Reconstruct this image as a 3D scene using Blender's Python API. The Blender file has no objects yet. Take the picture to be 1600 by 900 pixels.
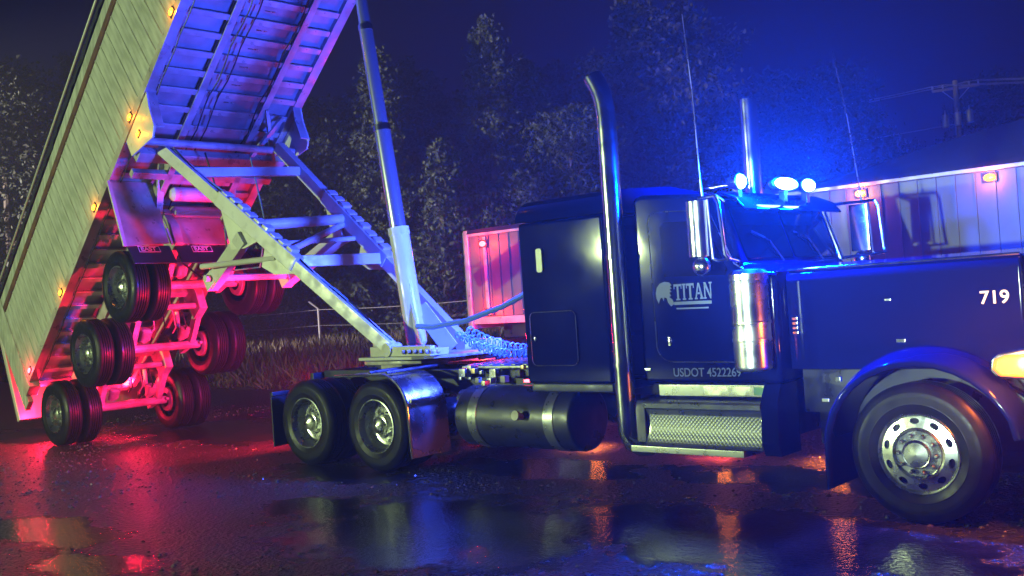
import bpy, bmesh, math, random
import numpy as np
from mathutils import Vector, Matrix

rng = random.Random(7)
nrs = np.random.RandomState(11)
scene = bpy.context.scene
COL = scene.collection
R = math.radians
PI = math.pi

# ------------------------------------------------------------------ camera
cam_d = bpy.data.cameras.new("camera")
cam = bpy.data.objects.new("camera", cam_d)
COL.objects.link(cam)
scene.camera = cam
cam_d.sensor_width = 36.0
cam_d.sensor_fit = 'HORIZONTAL'
cam_d.lens = 36.0 * 1597.4 / 1600.0
cam_d.clip_start = 0.1
cam_d.clip_end = 600
CAM = (2.9347, -7.5941, 1.8872)
yaw, pitch, roll = 0.735495, 0.009923, -0.069243
right = Vector((math.cos(yaw), math.sin(yaw), 0))
fwd = Vector((-math.sin(yaw), math.cos(yaw), 0))
f2 = math.cos(pitch) * fwd + math.sin(pitch) * Vector((0, 0, 1))
u2 = math.cos(pitch) * Vector((0, 0, 1)) - math.sin(pitch) * fwd
r3 = math.cos(roll) * right + math.sin(roll) * u2
u3 = math.cos(roll) * u2 - math.sin(roll) * right
cam.matrix_world = Matrix(((r3.x, u3.x, -f2.x, CAM[0]), (r3.y, u3.y, -f2.y, CAM[1]),
                           (r3.z, u3.z, -f2.z, CAM[2]), (0, 0, 0, 1)))

# ------------------------------------------------------------------ world: a night sky, slightly lit from below
world = bpy.data.worlds.new("World")
scene.world = world
world.use_nodes = True
wn = world.node_tree
wn.nodes.clear()
w_out = wn.nodes.new('ShaderNodeOutputWorld')
w_bg = wn.nodes.new('ShaderNodeBackground')
w_bg.inputs['Color'].default_value = (0.16, 0.13, 1.0, 1)
w_bg.inputs['Strength'].default_value = 0.016
wn.links.new(w_bg.outputs[0], w_out.inputs[0])

scene.view_settings.view_transform = 'Standard'
scene.view_settings.look = 'None'
scene.view_settings.exposure = 0.0
scene.view_settings.gamma = 1.0
scene.cycles.use_denoising = True
scene.cycles.max_bounces = 6
scene.cycles.diffuse_bounces = 2
scene.cycles.glossy_bounces = 4
scene.cycles.transmission_bounces = 4
scene.cycles.volume_bounces = 0
scene.cycles.sample_clamp_indirect = 4.0
scene.cycles.caustics_reflective = False
scene.cycles.caustics_refractive = False
scene.cycles.volume_step_rate = 4.0


def lamp(name, kind, loc, power, color, aim=None, size=0.1, angle=None, blend=0.4, parent=None):
    d = bpy.data.lights.new(name, kind)
    d.energy = power
    d.color = color
    if kind in ('POINT', 'SPOT'):
        d.shadow_soft_size = size
    if kind == 'AREA':
        d.size = size
    if kind == 'SPOT':
        d.spot_size = angle
        d.spot_blend = blend
    o = bpy.data.objects.new(name, d)
    COL.objects.link(o)
    l = Vector(loc)
    if aim is not None:
        q = (Vector(aim) - l).to_track_quat('-Z', 'Y')
        m = Matrix.Translation(l) @ q.to_matrix().to_4x4()
    else:
        m = Matrix.Translation(l)
    if parent is not None:
        o.parent = parent
        m = Matrix.Translation(-root_of(parent)) @ m
    o.matrix_basis = m
    return o


def root_of(o):
    v = Vector((0, 0, 0))
    while o is not None:
        v += o.matrix_basis.translation
        o = o.parent
    return v


GREEN = (0.76, 1.0, 0.40)
BLUE = (0.0, 0.055, 1.0)
RED = (1.0, 0.008, 0.05)
AMBER = (1.0, 0.27, 0.01)
# yard floodlight on a mast behind and to the left of the camera, and a vehicle's lamps beside it
lamp("yard_floodlight", 'SPOT', (-13.6, -15.0, 3.1), 10500, GREEN, aim=(-10.0, 0, 3.6), size=0.12, angle=R(96), blend=0.5)
lamp("yard_headlight", 'SPOT', (0.25, -12.0, 1.55), 11000, (0.72, 1.0, 0.74), aim=(0.0, 5.0, 3.3), size=0.10, angle=R(23), blend=0.35)
# added lamp out of view far to the left, brightening the verge and the wood
lamp("wood_fill_light", 'SPOT', (-45.0, -9.0, 9.0), 125000, (1.0, 0.88, 0.78), aim=(-25.0, 38.0, 6.0), size=0.3, angle=R(40), blend=0.5)


# ------------------------------------------------------------------ geometry helpers
def J(*gs):
    vs, fs, n = [], [], 0
    for g in gs:
        v, f = g
        vs.extend([tuple(p) for p in v])
        fs.extend([tuple(i + n for i in q) for q in f])
        n += len(v)
    return vs, fs


def TF(g, fn):
    return [tuple(fn(*p)) for p in g[0]], g[1]


def box(x0, x1, y0, y1, z0, z1):
    v = [(x0, y0, z0), (x1, y0, z0), (x1, y1, z0), (x0, y1, z0), (x0, y0, z1), (x1, y0, z1), (x1, y1, z1), (x0, y1, z1)]
    f = [(0, 3, 2, 1), (4, 5, 6, 7), (0, 1, 5, 4), (1, 2, 6, 5), (2, 3, 7, 6), (3, 0, 4, 7)]
    return v, f


def from_bm(bm):
    bm.verts.ensure_lookup_table()
    v = [tuple(q.co) for q in bm.verts]
    f = [tuple(q.index for q in p.verts) for p in bm.faces]
    bm.free()
    return v, f


def bevel(g, w, seg=2):
    bm = bmesh.new()
    vs = [bm.verts.new(p) for p in g[0]]
    for q in g[1]:
        try:
            bm.faces.new([vs[i] for i in q])
        except ValueError:
            pass
    bmesh.ops.recalc_face_normals(bm, faces=bm.faces[:])
    es = [e for e in bm.edges if len(e.link_faces) == 2 and e.calc_face_angle(0) > 0.5]
    bmesh.ops.bevel(bm, geom=es, offset=w, segments=seg, affect='EDGES', profile=0.5, clamp_overlap=True)
    bm.verts.index_update()
    return from_bm(bm)


def bbox(x0, x1, y0, y1, z0, z1, w=0.01, seg=2):
    return bevel(box(min(x0, x1), max(x0, x1), min(y0, y1), max(y0, y1), min(z0, z1), max(z0, z1)), w, seg)


def beam(p0, p1, w, h, up=(0, 0, 1), bev=0.0):
    """rectangular beam between two points; w across, h along 'up'"""
    a, b = Vector(p0), Vector(p1)
    d = (b - a)
    L = d.length
    d.normalize()
    s = d.cross(Vector(up)).normalized()
    u = s.cross(d).normalized()
    g = box(0, L, -w / 2, w / 2, -h / 2, h / 2)
    if bev:
        g = bevel(g, bev, 2)
    return TF(g, lambda x, y, z: a + d * x + s * y + u * z)


def tube(pts, r, n=12, cap=True):
    pts = [Vector(p) for p in pts]
    rs = r if isinstance(r, (list, tuple)) else [r] * len(pts)
    m = len(pts)
    t0 = (pts[1] - pts[0]).normalized()
    up = Vector((0, 0, 1)) if abs(t0.z) < 0.9 else Vector((1, 0, 0))
    nrm = t0.cross(up).normalized()
    vs, fs = [], []
    for i, p in enumerate(pts):
        if i == 0:
            t = t0
        elif i == m - 1:
            t = (pts[-1] - pts[-2]).normalized()
        else:
            t = ((pts[i + 1] - p).normalized() + (p - pts[i - 1]).normalized()).normalized()
        nrm = (nrm - t * nrm.dot(t)).normalized()
        b = t.cross(nrm)
        for k in range(n):
            a = 2 * PI * k / n
            vs.append(p + (nrm * math.cos(a) + b * math.sin(a)) * rs[i])
    for i in range(m - 1):
        for k in range(n):
            fs.append((i * n + k, i * n + (k + 1) % n, (i + 1) * n + (k + 1) % n, (i + 1) * n + k))
    if cap:
        fs.append(tuple(range(n - 1, -1, -1)))
        fs.append(tuple((m - 1) * n + k for k in range(n)))
    return [tuple(v) for v in vs], fs


def lathe(prof, n=40, axis='y', close=False):
    """profile of (radius, along) spun round the axis through the origin"""
    vs, fs = [], []
    m = len(prof)
    for k in range(n):
        a = 2 * PI * k / n
        c, s = math.cos(a), math.sin(a)
        for (r, t) in prof:
            vs.append((r * c, t, r * s) if axis == 'y' else ((t, r * c, r * s) if axis == 'x' else (r * c, r * s, t)))
    for k in range(n):
        k2 = (k + 1) % n
        for i in range(m - 1):
            fs.append((k * m + i, k * m + i + 1, k2 * m + i + 1, k2 * m + i))
        if close:
            fs.append((k * m + m - 1, k * m, k2 * m, k2 * m + m - 1))
    return vs, fs


def move(g, dx, dy, dz):
    return [(p[0] + dx, p[1] + dy, p[2] + dz) for p in g[0]], g[1]


def prism(poly, t0, t1, fn):
    """extrude a 2-D polygon from t0 to t1; fn(u, v, t) -> point"""
    n = len(poly)
    vs = [tuple(fn(u, v, t0)) for u, v in poly] + [tuple(fn(u, v, t1)) for u, v in poly]
    fs = [tuple(range(n - 1, -1, -1)), tuple(range(n, 2 * n))]
    for i in range(n):
        j = (i + 1) % n
        fs.append((i, j, n + j, n + i))
    return vs, fs


def rrect(x0, x1, y0, y1, r, n=5):
    out = []
    for cx, cy, a0 in ((x1 - r, y1 - r, 0), (x0 + r, y1 - r, 90), (x0 + r, y0 + r, 180), (x1 - r, y0 + r, 270)):
        for k in range(n + 1):
            a = R(a0 + 90 * k / n)
            out.append((cx + r * math.cos(a), cy + r * math.sin(a)))
    return out


def ellipsoid(c, rx, ry, rz, n=14, m=8):
    pr = [(max(0.0001, math.sin(PI * i / m)), -math.cos(PI * i / m)) for i in range(m + 1)]
    g = lathe(pr, n, 'z')
    return [(c[0] + p[0] * rx, c[1] + p[1] * ry, c[2] + p[2] * rz) for p in g[0]], g[1]


def mkmesh(name, g, mat, smooth=True, ang=35):
    me = bpy.data.meshes.new(name)
    me.from_pydata([tuple(p) for p in g[0]], [], g[1])
    bm = bmesh.new()
    bm.from_mesh(me)
    bmesh.ops.recalc_face_normals(bm, faces=bm.faces[:])
    bm.normal_update()
    bm.faces.index_update()
    for e in bm.edges:
        e.smooth = not (len(e.link_faces) == 2 and e.calc_face_angle(0) > R(ang))
    for f in bm.faces:
        f.smooth = smooth
    nl = None
    if smooth and len(bm.faces) < 4000:      # face-weighted normals keep flat panels flat between their bevels
        ca = math.cos(R(ang))
        nl = []
        data = {f.index: (f.normal.copy(), f.calc_area()) for f in bm.faces}
        for f in bm.faces:
            fn = data[f.index][0]
            for v in f.verts:
                acc = Vector((0, 0, 0))
                for q in v.link_faces:
                    n_, a_ = data[q.index]
                    if n_.dot(fn) >= ca:
                        acc += n_ * a_
                nl.append(tuple(acc.normalized()) if acc.length > 1e-12 else tuple(fn))
    bm.to_mesh(me)
    bm.free()
    if nl and len(nl) == len(me.loops):
        me.normals_split_custom_set(nl)
    me.materials.append(mat)
    return me


def link(name, me, parent=None, m=None):
    o = bpy.data.objects.new(name, me)
    COL.objects.link(o)
    if parent is not None:
        o.parent = parent
    if m is not None:
        o.matrix_basis = m
    return o


def obj(name, g, mat, parent=None, smooth=True, ang=35):
    """geometry given in world coordinates, parented to a thing or part"""
    off = root_of(parent) if parent is not None else Vector((0, 0, 0))
    g = ([(p[0] - off.x, p[1] - off.y, p[2] - off.z) for p in g[0]], g[1])
    return link(name, mkmesh(name, g, mat, smooth, ang), parent)


def place(name, me, parent, m):
    """an object of a shared mesh at world matrix m under a thing"""
    off = root_of(parent) if parent is not None else Vector((0, 0, 0))
    return link(name, me, parent, Matrix.Translation(-off) @ m)


def thing(name, label, cat, loc, group=None):
    o = bpy.data.objects.new(name, None)
    COL.objects.link(o)
    o.location = loc
    o.empty_display_size = 0.3
    o['label'] = label
    o['category'] = cat
    if group:
        o['group'] = group
    return o


def tag(o, label, cat, group=None):
    o['label'] = label
    o['category'] = cat
    if group:
        o['group'] = group
    return o


def kind(o, k):
    o['kind'] = k
    return o


# ------------------------------------------------------------------ materials
def mat(name, color, rough=0.5, metal=0.0, bump=None, var=None, rvar=None, coat=0.0, emit=None, estr=0.0, spec=0.5,
        wet=None, obj_space=True):
    m = bpy.data.materials.new(name)
    m.use_nodes = True
    nt = m.node_tree
    b = nt.nodes['Principled BSDF']
    b.inputs['Base Color'].default_value = (*color, 1)
    b.inputs['Roughness'].default_value = rough
    b.inputs['Metallic'].default_value = metal
    b.inputs['Specular IOR Level'].default_value = spec
    if coat:
        b.inputs['Coat Weight'].default_value = coat
        b.inputs['Coat Roughness'].default_value = 0.03
    if emit:
        b.inputs['Emission Color'].default_value = (*emit, 1)
        b.inputs['Emission Strength'].default_value = estr
    tc = nt.nodes.new('ShaderNodeTexCoord')
    src = tc.outputs['Object']

    def noise(scale, detail=4, stretch=None):
        n = nt.nodes.new('ShaderNodeTexNoise')
        n.inputs['Scale'].default_value = scale
        n.inputs['Detail'].default_value = detail
        if stretch:
            mp = nt.nodes.new('ShaderNodeMapping')
            mp.inputs['Scale'].default_value = stretch
            nt.links.new(src, mp.inputs['Vector'])
            nt.links.new(mp.outputs[0], n.inputs['Vector'])
        else:
            nt.links.new(src, n.inputs['Vector'])
        return n
    if var:   # (scale, darker colour, stretch)
        n = noise(var[0], 5, var[2] if len(var) > 2 else None)
        rp = nt.nodes.new('ShaderNodeValToRGB')
        rp.color_ramp.elements[0].position = 0.35
        rp.color_ramp.elements[0].color = (*var[1], 1)
        rp.color_ramp.elements[1].position = 0.65
        rp.color_ramp.elements[1].color = (*color, 1)
        nt.links.new(n.outputs['Fac'], rp.inputs[0])
        nt.links.new(rp.outputs[0], b.inputs['Base Color'])
    if rvar:  # (scale, low, high)
        n = noise(rvar[0], 4, rvar[3] if len(rvar) > 3 else None)
        mr = nt.nodes.new('ShaderNodeMapRange')
        mr.inputs['From Min'].default_value = 0.35
        mr.inputs['From Max'].default_value = 0.65
        mr.inputs['To Min'].default_value = rvar[1]
        mr.inputs['To Max'].default_value = rvar[2]
        nt.links.new(n.outputs['Fac'], mr.inputs['Value'])
        nt.links.new(mr.outputs[0], b.inputs['Roughness'])
    if bump:  # (scale, strength, distance)
        n = noise(bump[0], 3, bump[3] if len(bump) > 3 else None)
        bp = nt.nodes.new('ShaderNodeBump')
        bp.inputs['Strength'].default_value = bump[1]
        bp.inputs['Distance'].default_value = bump[2]
        nt.links.new(n.outputs['Fac'], bp.inputs['Height'])
        nt.links.new(bp.outputs[0], b.inputs['Normal'])
        if wet:  # rain beads on top of the relief: (scale, strength)
            v = nt.nodes.new('ShaderNodeTexVoronoi')
            v.inputs['Scale'].default_value = wet[0]
            nt.links.new(src, v.inputs['Vector'])
            mr = nt.nodes.new('ShaderNodeMapRange')
            mr.inputs['From Min'].default_value = 0.0
            mr.inputs['From Max'].default_value = 0.32
            mr.inputs['To Min'].default_value = 1.0
            mr.inputs['To Max'].default_value = 0.0
            nt.links.new(v.outputs['Distance'], mr.inputs['Value'])
            b2 = nt.nodes.new('ShaderNodeBump')
            b2.inputs['Strength'].default_value = wet[1]
            b2.inputs['Distance'].default_value = 0.004
            nt.links.new(mr.outputs[0], b2.inputs['Height'])
            nt.links.new(bp.outputs[0], b2.inputs['Normal'])
            nt.links.new(b2.outputs[0], b.inputs['Normal'])
    return m


M = {}
M['paint'] = mat('navy_truck_paint', (0.004, 0.0065, 0.075), 0.06, 0.0, spec=0.12, bump=(1.2, 0.004, 0.01), rvar=(2.5, 0.05, 0.09))
M['black'] = mat('black_painted_steel', (0.012, 0.013, 0.022), 0.35, 0.0, bump=(8, 0.1, 0.004), rvar=(6, 0.25, 0.55))
M['blackplastic'] = mat('black_plastic', (0.01, 0.01, 0.014), 0.45, 0.0, bump=(30, 0.1, 0.002))
M['chrome'] = mat('chrome', (0.78, 0.80, 0.82), 0.17, 1.0, bump=(1.5, 0.02, 0.02), rvar=(5, 0.13, 0.22))
M['stainless'] = mat('stainless_sheet', (0.66, 0.67, 0.70), 0.27, 1.0, bump=(1.8, 0.06, 0.02), rvar=(4, 0.20, 0.34))
M['polished'] = mat('polished_aluminium', (0.52, 0.53, 0.52), 0.27, 1.0, bump=(6, 0.02, 0.002), rvar=(9, 0.20, 0.34))
M['brushed'] = mat('brushed_aluminium', (0.26, 0.27, 0.27), 0.33, 0.85, bump=(40, 0.06, 0.002), rvar=(12, 0.26, 0.42))
M['plank'] = mat('trailer_aluminium', (0.50, 0.51, 0.50), 0.42, 0.35, bump=(5, 0.05, 0.01, (1, 1, 0.3)), var=(6.0, (0.31, 0.32, 0.30), (2.2, 1, 0.35)), rvar=(4, 0.34, 0.55))
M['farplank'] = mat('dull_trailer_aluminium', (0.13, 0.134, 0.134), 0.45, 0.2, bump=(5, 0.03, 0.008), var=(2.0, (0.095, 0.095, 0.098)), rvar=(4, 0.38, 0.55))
M['frame'] = mat('trailer_frame_aluminium', (0.46, 0.45, 0.46), 0.38, 0.35, bump=(9, 0.16, 0.006), var=(3.0, (0.29, 0.26, 0.25)), rvar=(7, 0.26, 0.6))
M['floor'] = mat('trailer_floor_sheet', (0.36, 0.34, 0.37), 0.5, 0.3, bump=(4, 0.12, 0.01), var=(2.6, (0.22, 0.20, 0.21)))
M['white_steel'] = mat('white_painted_steel', (0.52, 0.53, 0.52), 0.38, 0.0, bump=(14, 0.12, 0.004), var=(2.2, (0.42, 0.41, 0.385)), rvar=(8, 0.26, 0.55))
M['grimy'] = mat('grimy_suspension_steel', (0.42, 0.40, 0.40), 0.45, 0.0, bump=(14, 0.25, 0.006), var=(5, (0.22, 0.2, 0.2)), rvar=(8, 0.3, 0.6))
M['rubber'] = mat('wet_tyre_rubber', (0.0045, 0.0045, 0.006), 0.42, 0.0, spec=0.18, bump=(25, 0.12, 0.003), var=(7, (0.008, 0.008, 0.008)), rvar=(10, 0.32, 0.55))
M['hose'] = mat('blue_hose_rubber', (0.10, 0.20, 0.42), 0.4)
M['glass'] = mat('dark_window_glass', (0.004, 0.004, 0.007), 0.04, 0.0, spec=0.4, bump=(2, 0.02, 0.01))
M['chromedark'] = mat('cylinder_chrome_rod', (0.78, 0.81, 0.86), 0.21, 0.92, bump=(2, 0.03, 0.01))
M['white_print'] = mat('white_lettering', (0.62, 0.66, 0.72), 0.5)
M['logo_print'] = mat('pale_blue_lettering', (0.10, 0.15, 0.36), 0.5)
M['reflector'] = mat('textured_vent_metal', (0.26, 0.27, 0.26), 0.4, 0.4, bump=(60, 0.6, 0.006))
M['tarp'] = mat('black_tarpaulin', (0.012, 0.012, 0.014), 0.5, 0.0, bump=(4, 0.4, 0.05))
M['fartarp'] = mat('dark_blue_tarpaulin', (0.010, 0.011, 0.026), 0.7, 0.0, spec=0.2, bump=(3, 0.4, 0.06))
M['brown'] = mat('brown_top_rail', (0.13, 0.06, 0.03), 0.5, 0.2, bump=(12, 0.2, 0.004), var=(6, (0.07, 0.035, 0.02)))  # brown with darker mottling, for the strip below the top rail
M['gate'] = mat('tailgate_sheet', (0.45, 0.42, 0.42), 0.42, 0.3, bump=(6, 0.1, 0.006))
M['amber_lens'] = mat('lit_amber_lens', (0.9, 0.4, 0.05), 0.2, 0.0, emit=(1.0, 0.30, 0.015), estr=7)
M['step_lens'] = mat('lit_orange_step_lens', (0.9, 0.3, 0.03), 0.2, 0.0, emit=(1.0, 0.22, 0.015), estr=34)
M['red_lens'] = mat('lit_red_lens', (0.8, 0.02, 0.03), 0.2, 0.0, emit=(1.0, 0.05, 0.07), estr=16)
M['blue_lens'] = mat('lit_blue_lens', (0.5, 0.7, 1.0), 0.2, 0.0, emit=(0.22, 0.50, 1.0), estr=45)
M['head_lens'] = mat('lit_turn_signal_lens', (0.25, 0.06, 0.01), 0.2, 0.0, emit=(1.0, 0.33, 0.04), estr=3.6)
M['amber_rim'] = mat('orange_lens_edge', (0.25, 0.04, 0.005), 0.25, emit=(1.0, 0.12, 0.005), estr=2.5)
M['bark'] = mat('bark', (0.09, 0.07, 0.055), 0.8, bump=(12, 0.6, 0.03), var=(6, (0.05, 0.04, 0.03)))
M['pole'] = mat('weathered_pole_wood', (0.22, 0.19, 0.16), 0.8, bump=(10, 0.4, 0.01, (1, 1, 0.1)))
M['wire'] = mat('power_line_cable', (0.30, 0.30, 0.32), 0.45, 0.3)
M['galv'] = mat('galvanised_steel', (0.5, 0.5, 0.52), 0.4, 0.6, bump=(20, 0.1, 0.002))
M['fencesteel'] = mat('zinc_coated_fence_steel', (0.30, 0.29, 0.30), 0.5)
M['copper'] = mat('brass_fitting', (0.6, 0.45, 0.2), 0.3, 1.0)


def leaf_mat(name, c1, c2):
    m = bpy.data.materials.new(name)
    m.use_nodes = True
    nt = m.node_tree
    b = nt.nodes['Principled BSDF']
    b.inputs['Roughness'].default_value = 0.62
    b.inputs['Specular IOR Level'].default_value = 0.2
    g = nt.nodes.new('ShaderNodeNewGeometry')
    rp = nt.nodes.new('ShaderNodeValToRGB')
    rp.color_ramp.elements[0].color = (*c1, 1)
    rp.color_ramp.elements[1].color = (*c2, 1)
    nt.links.new(g.outputs['Random Per Island'], rp.inputs[0])
    nt.links.new(rp.outputs[0], b.inputs['Base Color'])
    return m


M['leaf'] = leaf_mat('wet_leaves', (0.034, 0.048, 0.028), (0.070, 0.085, 0.050))
M['leaf2'] = leaf_mat('dull_leaves', (0.024, 0.032, 0.026), (0.065, 0.070, 0.05))
M['stone'] = leaf_mat('wet_stones', (0.03, 0.03, 0.033), (0.16, 0.15, 0.14))
M['stone'].node_tree.nodes['Principled BSDF'].inputs['Roughness'].default_value = 0.2
M['stone'].node_tree.nodes['Principled BSDF'].inputs['Specular IOR Level'].default_value = 0.6
M['grass'] = leaf_mat('dry_grass', (0.04, 0.034, 0.02), (0.125, 0.10, 0.06))


HOLLOWS = ((-3.4, -1.7, 2.3, 1.5), (-1.0, -0.9, 2.8, 1.2), (-6.9, -3.5, 1.3, 0.6), (-5.3, -1.6, 1.0, 0.5), (-5.1, -3.9, 0.8, 0.5), (-12.4, 1.8, 3.6, 1.5),
                             (-8.6, 2.9, 3.0, 1.0), (-6.6, -0.25, 1.5, 0.55), (-4.4, 0.9, 1.6, 0.7), (-1.6, 1.3, 1.8, 0.7), (-16.0, 0.3, 2.2, 1.0), (1.2, -3.2, 1.6, 0.9))


def ground_mat():
    m = bpy.data.materials.new('wet_gravel_asphalt')
    m.use_nodes = True
    nt = m.node_tree
    b = nt.nodes['Principled BSDF']
    tc = nt.nodes.new('ShaderNodeTexCoord')

    def noise(scale, detail, rough=0.5):
        n = nt.nodes.new('ShaderNodeTexNoise')
        n.inputs['Scale'].default_value = scale
        n.inputs['Detail'].default_value = detail
        n.inputs['Roughness'].default_value = rough
        nt.links.new(tc.outputs['Object'], n.inputs['Vector'])
        return n

    def rng_(src, a, b_, c, d):
        mr = nt.nodes.new('ShaderNodeMapRange')
        mr.interpolation_type = 'SMOOTHSTEP'
        mr.inputs['From Min'].default_value = a
        mr.inputs['From Max'].default_value = b_
        mr.inputs['To Min'].default_value = c
        mr.inputs['To Max'].default_value = d
        nt.links.new(src, mr.inputs['Value'])
        return mr.outputs[0]
    n_pud = noise(0.33, 5, 0.6)
    # hollows of the yard where water stands (centre x, y, half-lengths), their rims broken up by noise
    cur = None
    for (cx, cy, rx, ry) in HOLLOWS:
        mp = nt.nodes.new('ShaderNodeMapping')
        mp.inputs['Location'].default_value = (-cx / rx, -cy / ry, 0)
        mp.inputs['Scale'].default_value = (1 / rx, 1 / ry, 0)
        nt.links.new(tc.outputs['Object'], mp.inputs['Vector'])
        ln = nt.nodes.new('ShaderNodeVectorMath')
        ln.operation = 'LENGTH'
        nt.links.new(mp.outputs[0], ln.inputs[0])
        o_ = ln.outputs['Value']
        if cur is None:
            cur = o_
        else:
            mn = nt.nodes.new('ShaderNodeMath')
            mn.operation = 'SMOOTH_MIN'
            mn.inputs[2].default_value = 0.3
            nt.links.new(cur, mn.inputs[0])
            nt.links.new(o_, mn.inputs[1])
            cur = mn.outputs[0]
    n_rim = noise(1.6, 6, 0.65)
    sub = nt.nodes.new('ShaderNodeMath')
    sub.operation = 'MULTIPLY_ADD'
    nt.links.new(n_rim.outputs['Fac'], sub.inputs[0])
    sub.inputs[1].default_value = 1.9
    nt.links.new(cur, sub.inputs[2])                  # distance + 1.9 * noise
    p1 = rng_(sub.outputs[0], 1.5, 1.98, 1.0, 0.0)
    p2 = rng_(n_pud.outputs['Fac'], 0.62, 0.78, 0.0, 1.0)
    mx = nt.nodes.new('ShaderNodeMath')
    mx.operation = 'MAXIMUM'
    nt.links.new(p1, mx.inputs[0])
    nt.links.new(p2, mx.inputs[1])
    pud = mx.outputs[0]                               # 1 = standing water
    n_c = noise(2.2, 6)
    rp = nt.nodes.new('ShaderNodeValToRGB')
    rp.color_ramp.elements[0].position = 0.3
    rp.color_ramp.elements[0].color = (0.006, 0.006, 0.008, 1)
    rp.color_ramp.elements[1].position = 0.75
    rp.color_ramp.elements[1].color = (0.026, 0.024, 0.023, 1)
    nt.links.new(n_c.outputs['Fac'], rp.inputs[0])
    nt.links.new(rp.outputs[0], b.inputs['Base Color'])
    rr = rng_(pud, 0.0, 1.0, 0.36, 0.11)
    nt.links.new(rr, b.inputs['Roughness'])
    b.inputs['Specular IOR Level'].default_value = 0.55
    # coarse gravel relief, damped where water stands
    v = nt.nodes.new('ShaderNodeTexVoronoi')
    v.inputs['Scale'].default_value = 26
    nt.links.new(tc.outputs['Object'], v.inputs['Vector'])
    n_f = noise(60, 3)
    n_m = noise(5, 4)
    add = nt.nodes.new('ShaderNodeMath')
    add.operation = 'ADD'
    nt.links.new(v.outputs['Distance'], add.inputs[0])
    nt.links.new(n_f.outputs['Fac'], add.inputs[1])
    inv = rng_(pud, 0.0, 1.0, 1.0, 0.10)
    bp = nt.nodes.new('ShaderNodeBump')
    bp.inputs['Distance'].default_value = 0.035
    nt.links.new(inv, bp.inputs['Strength'])
    nt.links.new(add.outputs[0], bp.inputs['Height'])
    bp2 = nt.nodes.new('ShaderNodeBump')
    bp2.inputs['Distance'].default_value = 0.03
    nt.links.new(rng_(pud, 0.0, 1.0, 0.45, 0.10), bp2.inputs['Strength'])
    nt.links.new(n_m.outputs['Fac'], bp2.inputs['Height'])
    nt.links.new(bp.outputs[0], bp2.inputs['Normal'])
    nt.links.new(bp2.outputs[0], b.inputs['Normal'])
    return m


M['ground'] = ground_mat()
M['soil'] = mat('wet_verge_soil', (0.06, 0.05, 0.035), 0.75, bump=(6, 0.8, 0.05), var=(1.5, (0.03, 0.026, 0.02)))


def diamond_mat():
    m = mat('diamond_tread_aluminium', (0.25, 0.26, 0.26), 0.42, 0.5)
    nt = m.node_tree
    b = nt.nodes['Principled BSDF']
    tc = nt.nodes.new('ShaderNodeTexCoord')
    mp = nt.nodes.new('ShaderNodeMapping')
    mp.inputs['Rotation'].default_value = (0, R(45), 0)
    ck = nt.nodes.new('ShaderNodeTexVoronoi')
    ck.inputs['Scale'].default_value = 38
    ck.inputs['Randomness'].default_value = 0.0
    nt.links.new(tc.outputs['Object'], mp.inputs['Vector'])
    nt.links.new(mp.outputs[0], ck.inputs['Vector'])
    bp = nt.nodes.new('ShaderNodeBump')
    bp.inputs['Strength'].default_value = 0.9
    bp.inputs['Distance'].default_value = 0.006
    bp.invert = True
    nt.links.new(ck.outputs['Distance'], bp.inputs['Height'])
    nt.links.new(bp.outputs[0], b.inputs['Normal'])
    return m


M['diamond'] = diamond_mat()

# ------------------------------------------------------------------ setting: ground, verge
kind(obj('ground', ([(-260, -120, 0), (160, -120, 0), (160, 300, 0), (-260, 300, 0)], [(0, 1, 2, 3)]), M['ground']), 'structure')


def verge_edge(x):
    if x < -19:
        return 7.2 + 0.05 * (-19 - x)
    return min(7.2 + 0.60 * (x + 19), 15.0)


xs = [-200] + [-60 + 2.5 * i for i in range(0, 33)] + [120]
vv, ff = [], []
for i, x in enumerate(xs):
    e = verge_edge(x) + 0.4 * math.sin(x * 1.3) + 0.25 * math.sin(x * 3.1)
    for (y, z) in ((e, 0.004), (e + 0.6, 0.07), (e + 3, 0.16), (e + 12, 0.3), (290, 0.5)):
        vv.append((x, y, z))
for i in range(len(xs) - 1):
    for k in range(4):
        ff.append((i * 5 + k, (i + 1) * 5 + k, (i + 1) * 5 + k + 1, i * 5 + k + 1))
kind(obj('verge', (vv, ff), M['soil']), 'structure')

# ------------------------------------------------------------------ wheels (local frame: outside faces -y, face of the tyre at y = 0)
def tyre_profile(w=0.27, r=0.525, grooves=4):
    p = [(0.300, 0.030), (0.305, 0.012), (0.335, 0.0), (0.365, -0.007), (0.37, -0.011), (0.38, -0.009), (0.42, -0.012), (0.455, -0.009), (0.463, -0.003),
         (0.485, 0.006), (0.503, 0.018), (r - 0.008, 0.032), (r, 0.042)]
    half = list(p)
    a0, a1 = 0.045, w - 0.045
    n = grooves
    step = (a1 - a0) / (n + 1)
    for k in range(1, n + 1):
        c = a0 + step * k
        half += [(r, c - 0.009), (r - 0.017, c - 0.006), (r - 0.017, c + 0.006), (r, c + 0.009)]
    half += [(q, w - a) for q, a in reversed(p)]
    return half


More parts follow.
